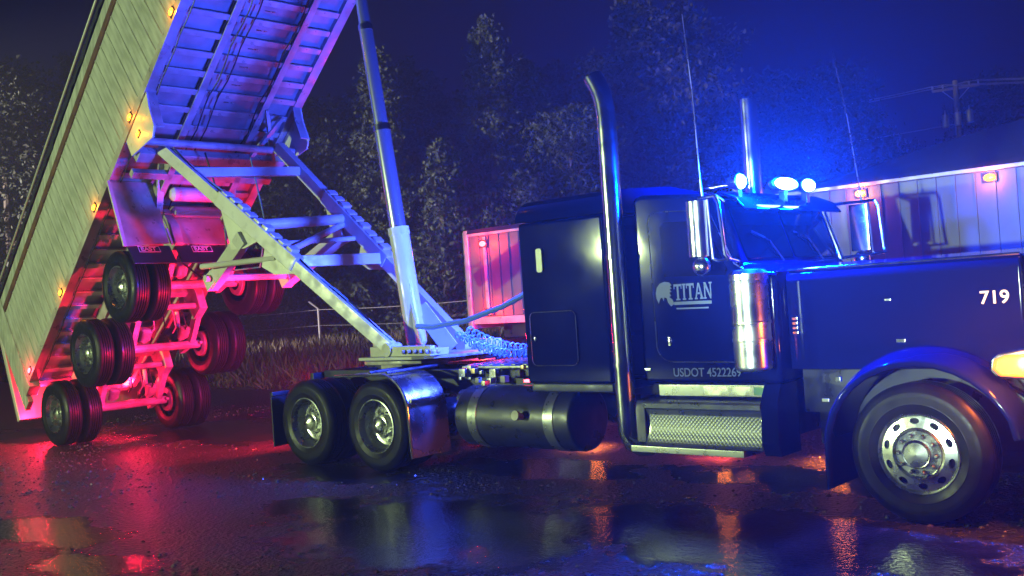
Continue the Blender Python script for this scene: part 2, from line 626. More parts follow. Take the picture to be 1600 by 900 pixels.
TYRE = mkmesh('tyre', lathe(tyre_profile(), 56, 'y'), M['rubber'], ang=40)
TYRE_IN = mkmesh('inner_tyre', move(lathe(tyre_profile(), 48, 'y'), 0, 0.325, 0), M['rubber'], ang=40)
RIM_DEEP = mkmesh('rim', lathe([(0.300, 0.03), (0.312, 0.012), (0.312, 0.004), (0.300, 0.002), (0.292, 0.02), (0.284, 0.05), (0.268, 0.07), (0.262, 0.14), (0.24, 0.175),
                                (0.215, 0.185), (0.165, 0.185), (0.15, 0.178), (0.118, 0.178)], 48, 'y'), M['polished'], ang=30)
HUB_DEEP = mkmesh('hub', lathe([(0.120, 0.185), (0.118, 0.10), (0.112, 0.075), (0.095, 0.07), (0.09, 0.035), (0.06, 0.018), (0.0005, 0.006)], 28, 'y'), M['polished'], ang=40)


def lugs(n, rad, y0, y1, r, ph=0.0):
    gs = []
    for k in range(n):
        a = 2 * PI * k / n + ph
        c = lathe([(r, y1), (r * 0.95, y0 + 0.012), (r * 0.5, y0), (0.0005, y0)], 8, 'y')
        gs.append(move(c, rad * math.cos(a), 0, rad * math.sin(a)))
    return J(*gs)


LUG_DEEP = mkmesh('lug_nut_ring', lugs(10, 0.142, 0.140, 0.18, 0.014), M['polished'])
# dark hand holes of the dished disc: shade of the openings put in as solid dark pockets
def ovals(n, rad, y, ra, rt, depth, ph=0.0):
    gs = []
    for k in range(n):
        a = 2 * PI * k / n + ph
        ring = [(ra * math.cos(t), rt * math.sin(t)) for t in [2 * PI * i / 12 for i in range(12)]]
        def fn(u, v, t, a=a):
            x, z = rad + u, v
            return (x * math.cos(a) - z * math.sin(a), t, x * math.sin(a) + z * math.cos(a))
        gs.append(prism(ring, y, y + depth, fn))
    return J(*gs)


HOLE_SHADE_DEEP = mkmesh('hand_hole_shade', ovals(5, 0.19, 0.1825, 0.020, 0.034, 0.01, 0.3), M['blackplastic'])


def holed_annulus(r1, r2, yfun, n, hc, ha, hb, depth):
    """flat ring with n elliptical openings that have walls (front wheel disc)"""
    vs, fs = [], []
    d = PI / n
    per = []
    for s in range(16):
        side, t = divmod(s, 4)
        q = -1 + 2 * t / 4.0
        per.append([(q, -1), (1, q), (-q, 1), (-1, -q)][side])
    for k in range(n):
        a0 = 2 * PI * k / n
        base = len(vs)
        outer, inner, deep = [], [], []
        for (pu, pv) in per:
            th = a0 + pu * d
            r = r1 + (r2 - r1) * (pv + 1) / 2
            outer.append((r * math.cos(th), yfun(r), r * math.sin(th)))
            L = math.hypot(pu, pv)
            cu, cv = pu / L, pv / L
            th2 = a0 + cu * ha / hc
            rr = hc + cv * hb
            inner.append((rr * math.cos(th2), yfun(rr), rr * math.sin(th2)))
            deep.append((rr * math.cos(th2), yfun(rr) + depth, rr * math.sin(th2)))
        vs += outer + inner + deep
        for i in range(16):
            j = (i + 1) % 16
            fs.append((base + i, base + j, base + 16 + j, base + 16 + i))
            fs.append((base + 16 + i, base + 16 + j, base + 32 + j, base + 32 + i))
    return vs, fs


def front_y(r):
    return 0.005 + 0.02 * max(0, (r - 0.18)) / 0.1 - 0.0


RIM_FRONT = mkmesh('rim', J(lathe([(0.300, 0.03), (0.308, 0.010), (0.302, 0.002), (0.294, 0.006), (0.288, 0.022), (0.282, 0.030), (0.280, 0.0252)], 48, 'y'),
                            holed_annulus(0.195, 0.280, front_y, 10, 0.243, 0.036, 0.023, 0.035),
                            lathe([(0.195, front_y(0.195)), (0.185, -0.012), (0.178, -0.016), (0.172, 0.0), (0.168, 0.010), (0.10, 0.012)], 48, 'y')), M['polished'], ang=30)
RIM_BACK = mkmesh('brake_drum', lathe([(0.298, 0.04), (0.298, 0.06), (0.20, 0.08), (0.0005, 0.08)], 32, 'y'), M['blackplastic'])
HUB_FRONT = mkmesh('hub', lathe([(0.108, 0.012), (0.108, -0.030), (0.100, -0.036), (0.094, -0.034), (0.088, -0.038), (0.0005, -0.046)], 36, 'y'), M['polished'], ang=25)
LUG_FRONT = mkmesh('lug_nut_ring', lugs(10, 0.140, -0.034, 0.012, 0.019, 0.2), M['polished'])


def wheel(parent, m, front=False, dual=True):
    if front:
        w = place('wheel', RIM_FRONT, parent, m)
        link('tyre', TYRE, w)
        link('hub', HUB_FRONT, w)
        kind(link('lug_nut_ring', LUG_FRONT, w), 'stuff')
        link('brake_drum', RIM_BACK, w)
    else:
        w = place('wheel', RIM_DEEP, parent, m)
        link('tyre', TYRE, w)
        if dual:
            link('inner_tyre', TYRE_IN, w)
        link('hub', HUB_DEEP, w)
        kind(link('lug_nut_ring', LUG_DEEP, w), 'stuff')
        link('hand_hole_shade', HOLE_SHADE_DEEP, w)
    return w


def wheel_m(loc, left=False, spin=0.0):
    m = Matrix.Translation(loc)
    if left:
        m = m @ Matrix.Rotation(PI, 4, 'Z')
    return m @ Matrix.Rotation(spin, 4, 'Y')


# ------------------------------------------------------------------ lettering
def text_mesh(name, body, size, m, bold=0.0, shear=0.0, depth=0.004, spacing=1.0, sx=1.0):
    cu = bpy.data.curves.new('lettering', 'FONT')
    cu.body = body
    cu.size = size
    cu.extrude = depth / 2
    cu.offset = bold
    cu.space_character = spacing
    cu.align_x = 'LEFT'
    o = bpy.data.objects.new('tmp', cu)
    COL.objects.link(o)
    bpy.context.view_layer.update()
    dg = bpy.context.evaluated_depsgraph_get()
    me = bpy.data.meshes.new_from_object(o.evaluated_get(dg))
    bpy.data.objects.remove(o)
    me.name = name
    me.materials.clear()
    me.materials.append(m)
    if sx != 1.0:
        for v in me.vertices:
            v.co.x *= sx
    return me


def face_side(x, y, z):
    """text lying on a wall that faces -y, reading towards +x"""
    return Matrix.Translation((x, y, z)) @ Matrix.Rotation(PI / 2, 4, 'X')


# ================================================================== THE TRUCK
truck = thing('semi_truck', 'dark blue long-nosed semi truck with sleeper, facing right, front and centre', 'truck', (-3.3, 1.22, 0))
T = truck


def sideprism(poly_xz, y0, y1):
    return prism(poly_xz, y0, y1, lambda u, v, t: (u, t, v))


def xprism(poly_yz, x0, x1):
    return prism(poly_yz, x0, x1, lambda u, v, t: (t, u, v))


# frame rails and cross pieces
for y in (0.80, 1.56):
    obj('frame_rail', bbox(-8.15, 0.55, y, y + 0.09, 0.84, 1.10, 0.01), M['black'], T)
for x in (-8.1, -6.86, -5.3, -4.4):
    obj('frame_crossmember', box(x, x + 0.14, 0.89, 1.56, 0.87, 1.07), M['black'], T)
obj('front_axle', tube([(0, 0.25, 0.50), (0, 0.7, 0.42), (0, 1.74, 0.42), (0, 2.19, 0.50)], 0.07), M['black'], T)
for x in (-6.2, -7.52):
    obj('drive_axle', J(tube([(x, 0.2, 0.52), (x, 2.24, 0.52)], 0.10), ellipsoid((x, 1.22, 0.53), 0.24, 0.24, 0.22)), M['black'], T)
    obj('air_spring', move(lathe([(0.02, 0), (0.13, 0.02), (0.14, 0.1), (0.12, 0.14), (0.14, 0.2), (0.02, 0.24)], 16, 'z'), x - 0.3, 0.70, 0.55), M['rubber'], T)

# wheels
for (x, yl) in ((-6.2, 2.44), (-7.52, 2.44)):
    wheel(T, wheel_m((x, 0.0, 0.525), spin=0.4 + x))
    wheel(T, wheel_m((x, yl, 0.525), True, spin=0.9 + x))
wheel(T, wheel_m((0, 0.0, 0.525), spin=0.25), front=True)
wheel(T, wheel_m((0, 2.44, 0.525), True), front=True)

# sleeper: rounded roof shell extruded along x
def roofed(y0, y1, zb, zt, r, crown, n=6):
    pts = [(y0, zb)]
    for k in range(n + 1):
        a = R(180 - 90 * k / n)
        pts.append((y0 + r + r * math.cos(a), zt - r * 0.75 + r * 0.75 * math.sin(a)))
    mid = (y0 + y1) / 2
    pts.append((mid, zt + crown))
    for k in range(n + 1):
        a = R(90 - 90 * k / n)
        pts.append((y1 - r + r * math.cos(a), zt - r * 0.75 + r * 0.75 * math.sin(a)))
    pts.append((y1, zb))
    return pts


sl = obj('sleeper', bevel(xprism(roofed(0.10, 2.34, 1.02, 2.63, 0.06, 0.01), -3.90, -2.84), 0.03, 3), M['paint'], T)
obj('sleeper_roof', bevel(xprism(roofed(0.085, 2.355, 2.632, 2.86, 0.30, 0.05), -3.915, -2.80), 0.03, 3), M['paint'], T)
hatch_o = rrect(-3.80, -3.22, 1.20, 1.73, 0.06)
hatch = obj('hatch_door', bevel(sideprism(hatch_o, 0.085, 0.105), 0.004, 1), M['paint'], T)


def loop_tube(poly, y, r, n=6):
    pts = [(u, y, v) for u, v in poly]
    return tube(pts + [pts[0]], r, n, cap=False)


obj('hatch_trim', loop_tube(hatch_o, 0.085, 0.0065), M['chrome'], hatch)
obj('hatch_latch', ellipsoid((-3.745, 0.078, 1.47), 0.020, 0.012, 0.030), M['chrome'], hatch)
obj('sleeper_vent', bevel(sideprism(rrect(-3.665, -3.585, 2.12, 2.36, 0.025), 0.075, 0.108), 0.006, 2), M['reflector'], T)
obj('sleeper_skirt', bbox(-3.88, -2.86, 0.13, 2.31, 0.93, 1.018, 0.02), M['black'], T)
obj('sleeper_boot', bbox(-2.86, -2.52, 0.42, 2.02, 1.06, 2.6, 0.03), M['blackplastic'], T)
# lamp on the sleeper's back wall that floods the deck with blue
wl = obj('work_lamp', J(bbox(-3.99, -3.93, 1.02, 1.42, 2.30, 2.40, 0.01), bbox(-3.95, -3.90, 1.2, 1.24, 2.28, 2.42, 0.004)), M['black'], T)
obj('lamp_lens', bbox(-3.998, -3.985, 1.04, 1.40, 2.315, 2.385, 0.003), M['blue_lens'], wl)
lamp("work_lamp_light", 'SPOT', (-4.04, 1.22, 2.35), 5800, (0.035, 0.075, 1.0), aim=(-8.0, 0.9, 2.4), size=0.3, angle=R(150), blend=0.8, parent=T)

# cab: side profile extruded across
cab_poly = [(-2.56, 1.02), (-1.165, 1.02), (-1.165, 1.955), (-1.47, 2.025), (-1.655, 2.60), (-1.685, 2.655), (-1.76, 2.68), (-2.46, 2.75), (-2.56, 2.72)]
obj('cab', bevel(sideprism(cab_poly, 0.20, 2.24), 0.045, 3), M['paint'], T)
door_o = [(-2.37, 1.36)] + [(-2.37 + 0.17 - 0.17 * math.cos(R(15 * k)), 1.215 + 0.145 - 0.145 * math.sin(R(15 * k))) for k in range(1, 7)]
door_o += [(-1.36, 1.205), (-1.32, 1.24), (-1.32, 1.93), (-1.52, 2.05), (-1.72, 2.50), (-1.78, 2.54), (-2.28, 2.575), (-2.345, 2.555), (-2.375, 2.50)]
door = obj('door', bevel(sideprism(door_o, 0.178, 0.202), 0.006, 2), M['paint'], T)
obj('door_trim', loop_tube(door_o, 0.180, 0.006), M['stainless'], door)
win_o = [(-2.24, 1.98), (-1.61, 1.96), (-1.585, 2.0), (-1.77, 2.42), (-1.82, 2.45), (-2.20, 2.475), (-2.25, 2.43)]
wdw = obj('door_window', bevel(sideprism(win_o, 0.170, 0.180), 0.003, 1), M['glass'], door)
obj('door_handle', J(ellipsoid((-2.22, 0.168, 1.40), 0.025, 0.014, 0.045), bbox(-2.235, -2.205, 0.158, 0.176, 1.36, 1.44, 0.005)), M['chrome'], door)
# emblem and lettering on the door
ly = 0.1765
helm = [(-2.315, 1.745), (-2.335, 1.79), (-2.34, 1.84), (-2.325, 1.89), (-2.29, 1.925), (-2.24, 1.94), (-2.19, 1.93), (-2.165, 1.905), (-2.185, 1.895), (-2.165, 1.875),
        (-2.19, 1.868), (-2.17, 1.845), (-2.195, 1.84), (-2.178, 1.81), (-2.20, 1.80), (-2.165, 1.775), (-2.15, 1.735), (-2.185, 1.715), (-2.215, 1.75),
        (-2.225, 1.79), (-2.25, 1.80), (-2.26, 1.765), (-2.275, 1.80), (-2.295, 1.79)]
obj('emblem', sideprism(helm, ly - 0.003, ly + 0.002), M['logo_print'], door, smooth=False)


def serif(ch, x, z, w, h):
    t, s = w * 0.26, h * 0.12
    R_ = lambda a, b, c, d: sideprism([(x + a * w, z + c * h), (x + b * w, z + c * h), (x + b * w, z + d * h), (x + a * w, z + d * h)], ly - 0.003, ly + 0.002)
    P_ = lambda pts: sideprism([(x + a * w, z + b * h) for a, b in pts], ly - 0.003, ly + 0.002)
    if ch == 'T':
        return J(R_(0, 1, .86, 1), R_(.38, .62, .1, .859), R_(.24, .76, 0, .099), R_(0, .1, .7, .859), R_(.9, 1, .7, .859))
    if ch == 'I':
        return J(R_(.1, .9, .9, 1), R_(.3, .7, .1, .899), R_(.1, .9, 0, .099))
    if ch == 'A':
        return J(P_([(.08, 0.1), (.22, .1), (.52, .86), (.46, 1), (.42, 1)]), P_([(.70, .1), (.94, .1), (.60, 1), (.47, 1)]), R_(.28, .72, .30, .42), R_(0, .32, 0, .099), R_(.62, 1, 0, .099))
    if ch == 'N':
        return J(R_(.10, .24, .1, .9), P_([(.05, 1), (.30, 1), (.90, 0), (.76, 0)]), R_(.78, .90, .1, .9), R_(0, .34, 0, .099), R_(.68, 1, .901, 1))


lx = -2.145
for ch, w in (('T', 0.082), ('I', 0.042), ('T', 0.080), ('A', 0.088), ('N', 0.088)):
    obj('letter', serif(ch, lx, 1.765, w, 0.145), M['logo_print'], door, smooth=False)
    lx += w + 0.003
obj('emblem_bar', sideprism([(-2.15, 1.725), (-1.765, 1.72), (-1.765, 1.748), (-2.15, 1.753)], ly - 0.003, ly + 0.002), M['logo_print'], door, smooth=False)
obj('emblem_line', sideprism([(-2.13, 1.685), (-1.80, 1.68), (-1.80, 1.694), (-2.13, 1.698)], ly - 0.002, ly + 0.002), M['logo_print'], door, smooth=False)
place('registration_lettering', text_mesh('registration_lettering', 'USDOT 4522269', 0.108, M['logo_print'], bold=0.0008, sx=0.90), T, face_side(-2.225, 0.193, 1.082))
obj('cab_marker', bbox(-2.53, -2.46, 0.182, 0.205, 1.13, 1.16, 0.006), M['chrome'], T)

# windscreen: two panes set on the slanted front, visor above, wipers
def slant(u, v, off):
    """u across (y), v 0..1 up the screen, off outwards"""
    x = -1.478 + (-1.655 + 1.478) * v
    z = 2.05 + (2.60 - 2.05) * v
    nx, nz = 0.55 / 0.5778, 0.177 / 0.5778
    return (x + nx * off, u, z + nz * off)


for (a, b) in ((0.34, 1.195), (1.245, 2.10)):
    obj('windscreen', bevel(prism(rrect(a, b, 0.06, 0.93, 0.05, 3), -0.01, 0.016, lambda u, v, t: slant(u, v, t)), 0.002, 1), M['glass'], T)
obj('sun_visor', bevel(sideprism([(-1.70, 2.675), (-1.68, 2.70), (-1.50, 2.62), (-1.42, 2.52), (-1.435, 2.51), (-1.51, 2.60)], 0.26, 2.18), 0.008, 2), M['paint'], T)
for y in (0.7, 1.5):
    obj('wiper', tube([slant(y + 0.25, 0.0, 0.03), slant(y + 0.1, 0.35, 0.035), slant(y - 0.15, 0.5, 0.03)], 0.008, 6), M['black'], T)
# chrome posts beside the glass
for y in (0.235, 2.205):
    obj('windscreen_post', tube([slant(y, 0.0, 0.0), slant(y, 1.0, 0.0)], 0.035, 10), M['chrome'] if y > 1 else M['paint'], T)

# roof lamps: three blue lit lamps on brackets
for (x, y, rx, wy) in ((-1.56, 0.39, 0.066, 1.0), (-1.50, 1.12, 0.056, 3.8), (-1.50, 1.57, 0.060, 2.0)):
    wide = lambda g: ([(q[0], y + (q[1] - y) * wy, q[2]) for q in g[0]], g[1])
    b = obj('roof_lamp', J(wide(move(lathe([(0.02, -0.09), (rx * 0.7, -0.07), (rx + 0.012, 0.0), (rx + 0.012, 0.03), (rx, 0.035)], 20, 'x'), x, y, 2.765)),
                           bbox(x - 0.03, x + 0.03, y - 0.03, y + 0.03, 2.60, 2.71, 0.005)), M['black'], T)
    obj('lamp_lens', wide(move(lathe([(rx, 0.03), (rx * 0.9, 0.055), (rx * 0.5, 0.08), (0.0005, 0.088)], 20, 'x'), x, y, 2.765)), M['blue_lens'], b)
    if y < 1:
        lamp("roof_lamp_light", 'POINT', (x + 0.16, y, 2.80), 2400, BLUE, size=0.06, parent=T)
    else:
        lamp("roof_lamp_light", 'SPOT', (x + 0.16, y, 2.80), 1900, BLUE, aim=(x + 1.0, y - 1.3, 2.90), size=0.06, angle=R(165), blend=1.0, parent=T)
# roof air horns between the lamps
obj('air_horn', move(lathe([(0.006, -0.30), (0.014, -0.28), (0.016, 0.05), (0.05, 0.16)], 14, 'x'), -1.85, 0.8, 2.79), M['chrome'], T)

# hood
hood_pts = [(0.36, 1.12), (0.36, 1.86)] + [(0.36 + 0.10 - 0.10 * math.cos(R(18 * k)), 1.86 + 0.10 * math.sin(R(18 * k))) for k in range(1, 6)]
hood_pts += [(1.22, 2.005)] + [(2.44 - u, v) for u, v in reversed(hood_pts)]
obj('hood', bevel(xprism(hood_pts, -1.155, 0.70), 0.02, 2), M['paint'], T)
obj('hood_trim', tube([(-1.14, 0.40, 1.955), (-0.8, 0.40, 1.958), (0.69, 0.40, 1.958)], 0.012, 8), M['chrome'], T)
obj('cowl', bbox(-1.62, -1.158, 0.25, 2.19, 1.03, 1.97, 0.03), M['paint'], T)
obj('engine_bay', box(-1.1, 0.65, 0.72, 1.72, 0.45, 1.12), M['black'], T)
obj('inner_splash_panel', box(-1.12, 0.66, 0.50, 0.53, 0.75, 1.2), M['black'], T)
obj('inner_splash_panel', box(-1.12, 0.66, 1.91, 1.94, 0.75, 1.2), M['black'], T)
place('fleet_number', text_mesh('fleet_number', '719', 0.135, M['white_print'], bold=0.0018, sx=1.04), T, face_side(0.405, 0.350, 1.605))
for k in range(4):
    obj('hood_vent_slat', bbox(-1.11, -1.06, 0.345, 0.365, 1.42 + 0.04 * k, 1.445 + 0.04 * k, 0.004), M['chrome'], T)
obj('hood_latch', bbox(-0.31, -0.26, 0.35, 0.362, 1.66, 1.68, 0.004), M['chrome'], T)

# front fender: arch swept over the wheel
def fender(ys, mirror=False):
    vs, fs = [], []
    path = []
    path += [(-0.735, 0.20), (-0.735, 0.40), (-0.730, 0.60)]
    for k in range(1, 14):
        a = R(180 - 11.5 * k)
        path.append((0.0 + 0.73 * math.cos(a), 0.56 + 0.665 * math.sin(a)))
    path += [(0.69, 0.80), (0.72, 0.66)]
    n = len(path)
    cx, cz = 0.0, 0.52
    rings = []
    for (x, z) in path:
        dx, dz = x - cx, z - cz
        L = math.hypot(dx, dz)
        ux, uz = dx / L, dz / L
        rise = max(0.0, uz)
        sec = [(0.02, -0.055), (-0.005, -0.045), (-0.012, -0.02), (0.0, 0.0), (0.05, 0.015), (0.16, 0.03 + 0.03 * rise), (0.30, 0.03 + 0.05 * rise), (0.50, 0.02 + 0.05 * rise),
               (0.50, -0.04), (0.10, -0.045)]
        rings.append([((x + ux * o), (y if not mirror else 2.44 - y), (z + uz * o)) for y, o in sec])
    m = len(rings[0])
    for rg in rings:
        vs += rg
    for i in range(n - 1):
        for k in range(m):
            k2 = (k + 1) % m
            fs.append((i * m + k, (i + 1) * m + k, (i + 1) * m + k2, i * m + k2))
    fs.append(tuple(range(m)))
    fs.append(tuple((n - 1) * m + k for k in range(m)))
    return vs, fs


fd = obj('fender', fender(None), M['paint'], T, ang=60)
obj('fender', fender(None, True), M['paint'], T, ang=60)
obj('fender_marker', bbox(-0.72, -0.66, -0.014, 0.004, 0.90, 0.93, 0.004), M['chrome'], fd)
obj('fender_clip', bbox(-0.24, -0.17, 0.35, 0.36, 1.33, 1.36, 0.004), M['chrome'], fd)
obj('fender_clip', bbox(-0.60, -0.56, 0.0, 0.03, 1.06, 1.10, 0.004), M['chrome'], fd)
# headlamp pod with its amber turn signal
hl = obj('headlight', bevel(sideprism([(0.54, 1.13), (0.58, 1.09), (0.90, 1.06), (0.98, 1.10), (0.98, 1.28), (0.90, 1.31), (0.60, 1.26), (0.55, 1.22)], 0.03, 0.28), 0.02, 2), M['chrome'], T)
obj('signal_rim', bevel(sideprism([(0.56, 1.15), (0.61, 1.10), (0.93, 1.085), (0.955, 1.265), (0.65, 1.25), (0.575, 1.22)], 0.018, 0.040), 0.008, 2), M['amber_rim'], hl)
obj('turn_signal', bevel(sideprism([(0.585, 1.155), (0.62, 1.115), (0.92, 1.10), (0.94, 1.25), (0.66, 1.235), (0.60, 1.21)], 0.012, 0.036), 0.008, 2), M['head_lens'], hl)
lamp("turn_signal_light", 'POINT', (0.74, -0.14, 1.18), 110, (1.0, 0.20, 0.02), size=0.05, parent=T)
obj('grille_surround', bevel(xprism([(0.50, 0.86), (0.50, 1.90), (0.58, 1.995), (1.22, 2.02), (1.86, 1.995), (1.94, 1.90), (1.94, 0.86)], 0.72, 0.92), 0.03, 3), M['stainless'], T)
gb = obj('grille', bbox(0.915, 0.935, 0.58, 1.86, 0.92, 1.90, 0.004), M['blackplastic'], T)
for k in range(14):
    obj('grille_bar', bbox(0.93, 0.945, 0.62 + 0.09 * k, 0.635 + 0.09 * k, 0.93, 1.88, 0.003), M['chrome'], gb)
for k in range(12):
    obj('rivet', ellipsoid((0.76, 0.497, 0.95 + 0.08 * k), 0.009, 0.006, 0.009, 8, 4), M['chrome'], T)
obj('front_bumper', bevel(xprism([(0.0, 0.42), (-0.02, 0.80), (0.0, 0.86), (2.44, 0.86), (2.46, 0.80), (2.44, 0.42)], 0.78, 0.98), 0.03, 3), M['chrome'], T)

# exhaust stacks with heat shields
def stack(x, y, tip, sgn):
    pts = [(x + 0.02, y + 0.30 * sgn, 0.40), (x + 0.015, y + 0.18 * sgn, 0.415), (x + 0.01, y + 0.06 * sgn, 0.47), (x, y, 0.58), (x, y, 0.8), (x, y, 1.6), (x, y, 2.4), (x, y, 3.2)]
    if tip:
        pts += [(x, y, 3.50), (x - 0.012, y, 3.63), (x - 0.04, y, 3.74), (x - 0.075, y, 3.82), (x - 0.12, y, 3.90)]
    else:
        pts += [(x, y, 3.62), (x, y, 3.86)]
    return tube(pts, 0.092, 28, cap=False)


st = obj('exhaust_stack', stack(-2.70, 0.095, True, 1), M['chrome'], T, ang=60)
for z in (1.2, 2.2):
    obj('clamp', move(lathe([(0.0925, -0.02), (0.099, -0.02), (0.099, 0.02), (0.0925, 0.02)], 28, 'z'), -2.70, 0.095, z), M['chrome'], st)
obj('mount_bracket', J(bbox(-2.72, -2.68, 0.15, 0.44, 2.46, 2.50, 0.005), bbox(-2.72, -2.68, 0.15, 0.44, 1.46, 1.50, 0.005)), M['chrome'], st)
s2 = obj('exhaust_stack', stack(-2.50, 2.42, False, -1), M['chrome'], T, ang=60)
obj('mount_bracket', J(bbox(-2.62, -2.52, 2.0, 2.34, 2.46, 2.50, 0.005)), M['chrome'], s2)

# mirrors on tube frames
for (yy, s) in ((-0.10, 1), (2.54, -1)):
    yin = 0.24 if s > 0 else 2.20
    dx = 0.0 if s > 0 else 0.27
    mb = obj('mirror_bracket', J(tube([(-1.62, yin, 2.60), (-1.50 + dx, yy, 2.625), (-1.47 + dx, yy, 2.56), (-1.44 + dx, yy, 2.13), (-1.42 + dx, yy + 0.02 * s, 2.09), (-1.49, yin, 2.06)], 0.016, 8),
                                 tube([(-1.66 + dx, yy, 2.62), (-1.50 + dx, yy, 2.625)], 0.014, 8),
                                 tube([(-1.575 + dx, yy, 2.60), (-1.555 + dx, yy, 2.10), (-1.50 + dx, yy, 2.08), (-1.42 + dx, yy, 2.09)], 0.014, 8)), M['chrome'], T)
    mh = obj('mirror', bevel(prism([(-1.68 + dx + 0.098 * math.cos(R(15 * q_)), yy + (0.01 if math.sin(R(15 * q_)) * s > 0 else 0.085) * math.sin(R(15 * q_))) for q_ in range(24)], 2.125, 2.60, lambda u, v, t: (u, v, t)), 0.012, 2), M['chrome'], T)
    obj('convex_mirror', J(ellipsoid((-1.67 + dx, yy, 2.045), 0.085, 0.07, 0.085)), M['chrome'], mh)
    obj('antenna', J(tube([(-1.63 + dx, yy + 0.02 * s, 2.62), (-1.64 + dx, yy + 0.02 * s, 2.78)], [0.012, 0.009], 8), tube([(-1.64 + dx, yy + 0.02 * s, 2.78), (-1.655 + dx - (0.06 if dx else 0), yy + 0.02 * s, 3.5), (-1.70 + dx - (0.12 if dx else 0), yy + 0.02 * s, 4.2)], [0.005, 0.004, 0.003], 6)), M['stainless'], mb)

# air cleaners on the cowl
for (yy) in (0.085, 2.355):
    ac = obj('air_cleaner', move(lathe([(0.0005, 1.14), (0.12, 1.14), (0.150, 1.155), (0.160, 1.18), (0.160, 1.385), (0.165, 1.395), (0.165, 1.415), (0.160, 1.425), (0.160, 1.525), (0.165, 1.535),
                                        (0.165, 1.555), (0.160, 1.565), (0.160, 1.86), (0.155, 1.90), (0.165, 1.905), (0.165, 1.955), (0.14, 1.985), (0.0005, 2.0)], 36, 'z'), -1.345, yy, 0), M['stainless'], T)
    obj('band_latch', bbox(-1.33, -1.30, yy - 0.18 if yy < 1 else yy + 0.16, yy - 0.16 if yy < 1 else yy + 0.18, 1.53, 1.56, 0.004), M['chrome'], ac)

# steps: battery box with diamond tread front, upper step, end caps
sx0, sx1 = -2.44, -1.27
step_poly = [(0.34, 0.89), (0.05, 0.89), (0.0, 0.878), (-0.012, 0.86), (-0.005, 0.82), (0.03, 0.80), (0.055, 0.74), (0.058, 0.66), (0.045, 0.58), (0.015, 0.51), (-0.01, 0.485), (0.34, 0.485)]
obj('step_box', xprism(step_poly, sx0, sx1), M['brushed'], T, ang=28)
tread = [(0.043, 0.79), (0.052, 0.74), (0.0545, 0.66), (0.042, 0.58), (0.012, 0.513), (0.002, 0.506), (0.02, 0.506), (0.06, 0.60), (0.07, 0.70), (0.06, 0.79)]
obj('tread_plate', xprism(tread, sx0 + 0.03, sx1 - 0.02), M['diamond'], T, ang=28)
obj('lower_step', bbox(-2.57, -1.42, -0.055, 0.26, 0.425, 0.483, 0.006), M['brushed'], T)
us = obj('upper_step', bbox(-2.33, -1.19, 0.10, 0.36, 0.915, 1.02, 0.008), M['brushed'], T)
obj('step_light_panel', bbox(-1.86, -1.24, 0.092, 0.102, 0.93, 1.005, 0.003), M['polished'], us)
obj('step_sticker', bbox(-1.37, -1.26, 0.0885, 0.0935, 0.935, 1.0, 0.001), mat('green_sticker', (0.12, 0.3, 0.12), 0.5), us)
obj('step_end_cap', bevel(xprism([(0.36, 1.03), (0.08, 1.03), (0.0, 0.9), (-0.03, 0.55), (0.02, 0.44), (0.36, 0.44)], sx1 + 0.003, sx1 + 0.16), 0.01, 2), M['paint'], T)
obj('step_end_cap', bevel(xprism([(0.36, 0.89), (0.06, 0.885), (0.02, 0.80), (0.02, 0.50), (0.36, 0.486)], sx0 - 0.11, sx0 - 0.003), 0.01, 2), M['black'], T)
obj('cab_underside', box(-2.5, -1.2, 0.42, 2.0, 0.55, 1.015), M['black'], T)
obj('left_step_box', bbox(-2.5, -1.2, 2.1, 2.44, 0.5, 1.0, 0.02), M['brushed'], T)

# small lit lamps along the far lower side of the truck
for i_, (xl, zl) in enumerate(((-4.9, 0.40), (-3.1, 0.42), (-1.75, 0.44))):
    mk = obj('step_lamp', bbox(xl - 0.05, xl + 0.05, 2.37, 2.43, zl - 0.04, zl + 0.06, 0.006), M['blackplastic'], T)
    obj('lamp_lens', ellipsoid((xl, 2.40, zl - 0.065), 0.05, 0.03, 0.030, 10, 6), M['step_lens'], mk)
    lamp("step_lamp_glow", 'SPOT', (xl, 2.40, zl - 0.11), 110, (1.0, 0.20, 0.02) if i_ % 2 == 0 else (1.0, 0.08, 0.05), aim=(xl, 2.20, zl - 1.1), size=0.05, angle=R(125), blend=0.8, parent=T)

# fuel tanks
for (yc) in (0.375, 2.065):
    tk = obj('fuel_tank', move(lathe([(0.0005, -4.96), (0.27, -4.96), (0.315, -4.945), (0.325, -4.92), (0.325, -3.40), (0.315, -3.375), (0.29, -3.365), (0.0005, -3.345)], 48, 'x'), 0, yc, 0.645), M['black'], T, ang=50)
    for (xa, xb) in ((-4.75, -4.62), (-3.70, -3.57)):
        obj('tank_strap', move(lathe([(0.3255, xa), (0.334, xa + 0.004), (0.334, xb - 0.004), (0.3255, xb)], 48, 'x'), 0, yc, 0.645), M['brushed'], tk)
        obj('strap_bolt', bbox((xa + xb) / 2 - 0.03, (xa + xb) / 2 + 0.03, yc - 0.12, yc - 0.03, 0.972, 1.03, 0.008), M['polished'], tk)
    if yc < 1:
        obj('tank_filler', J(tube([(-3.98, yc - 0.32, 0.69), (-3.98, yc - 0.40, 0.71)], 0.035, 14), tube([(-3.98, yc - 0.39, 0.71), (-3.98, yc - 0.42, 0.715)], 0.05, 14)), M['grimy'], tk)
        obj('tank_bracket', J(bbox(-3.80, -3.52, 0.52, 0.8, 0.97, 1.04, 0.01), tube([(-3.66, 0.3, 0.98), (-3.66, 0.45, 1.04), (-3.66, 0.62, 1.05)], 0.028, 8)), M['polished'], tk)

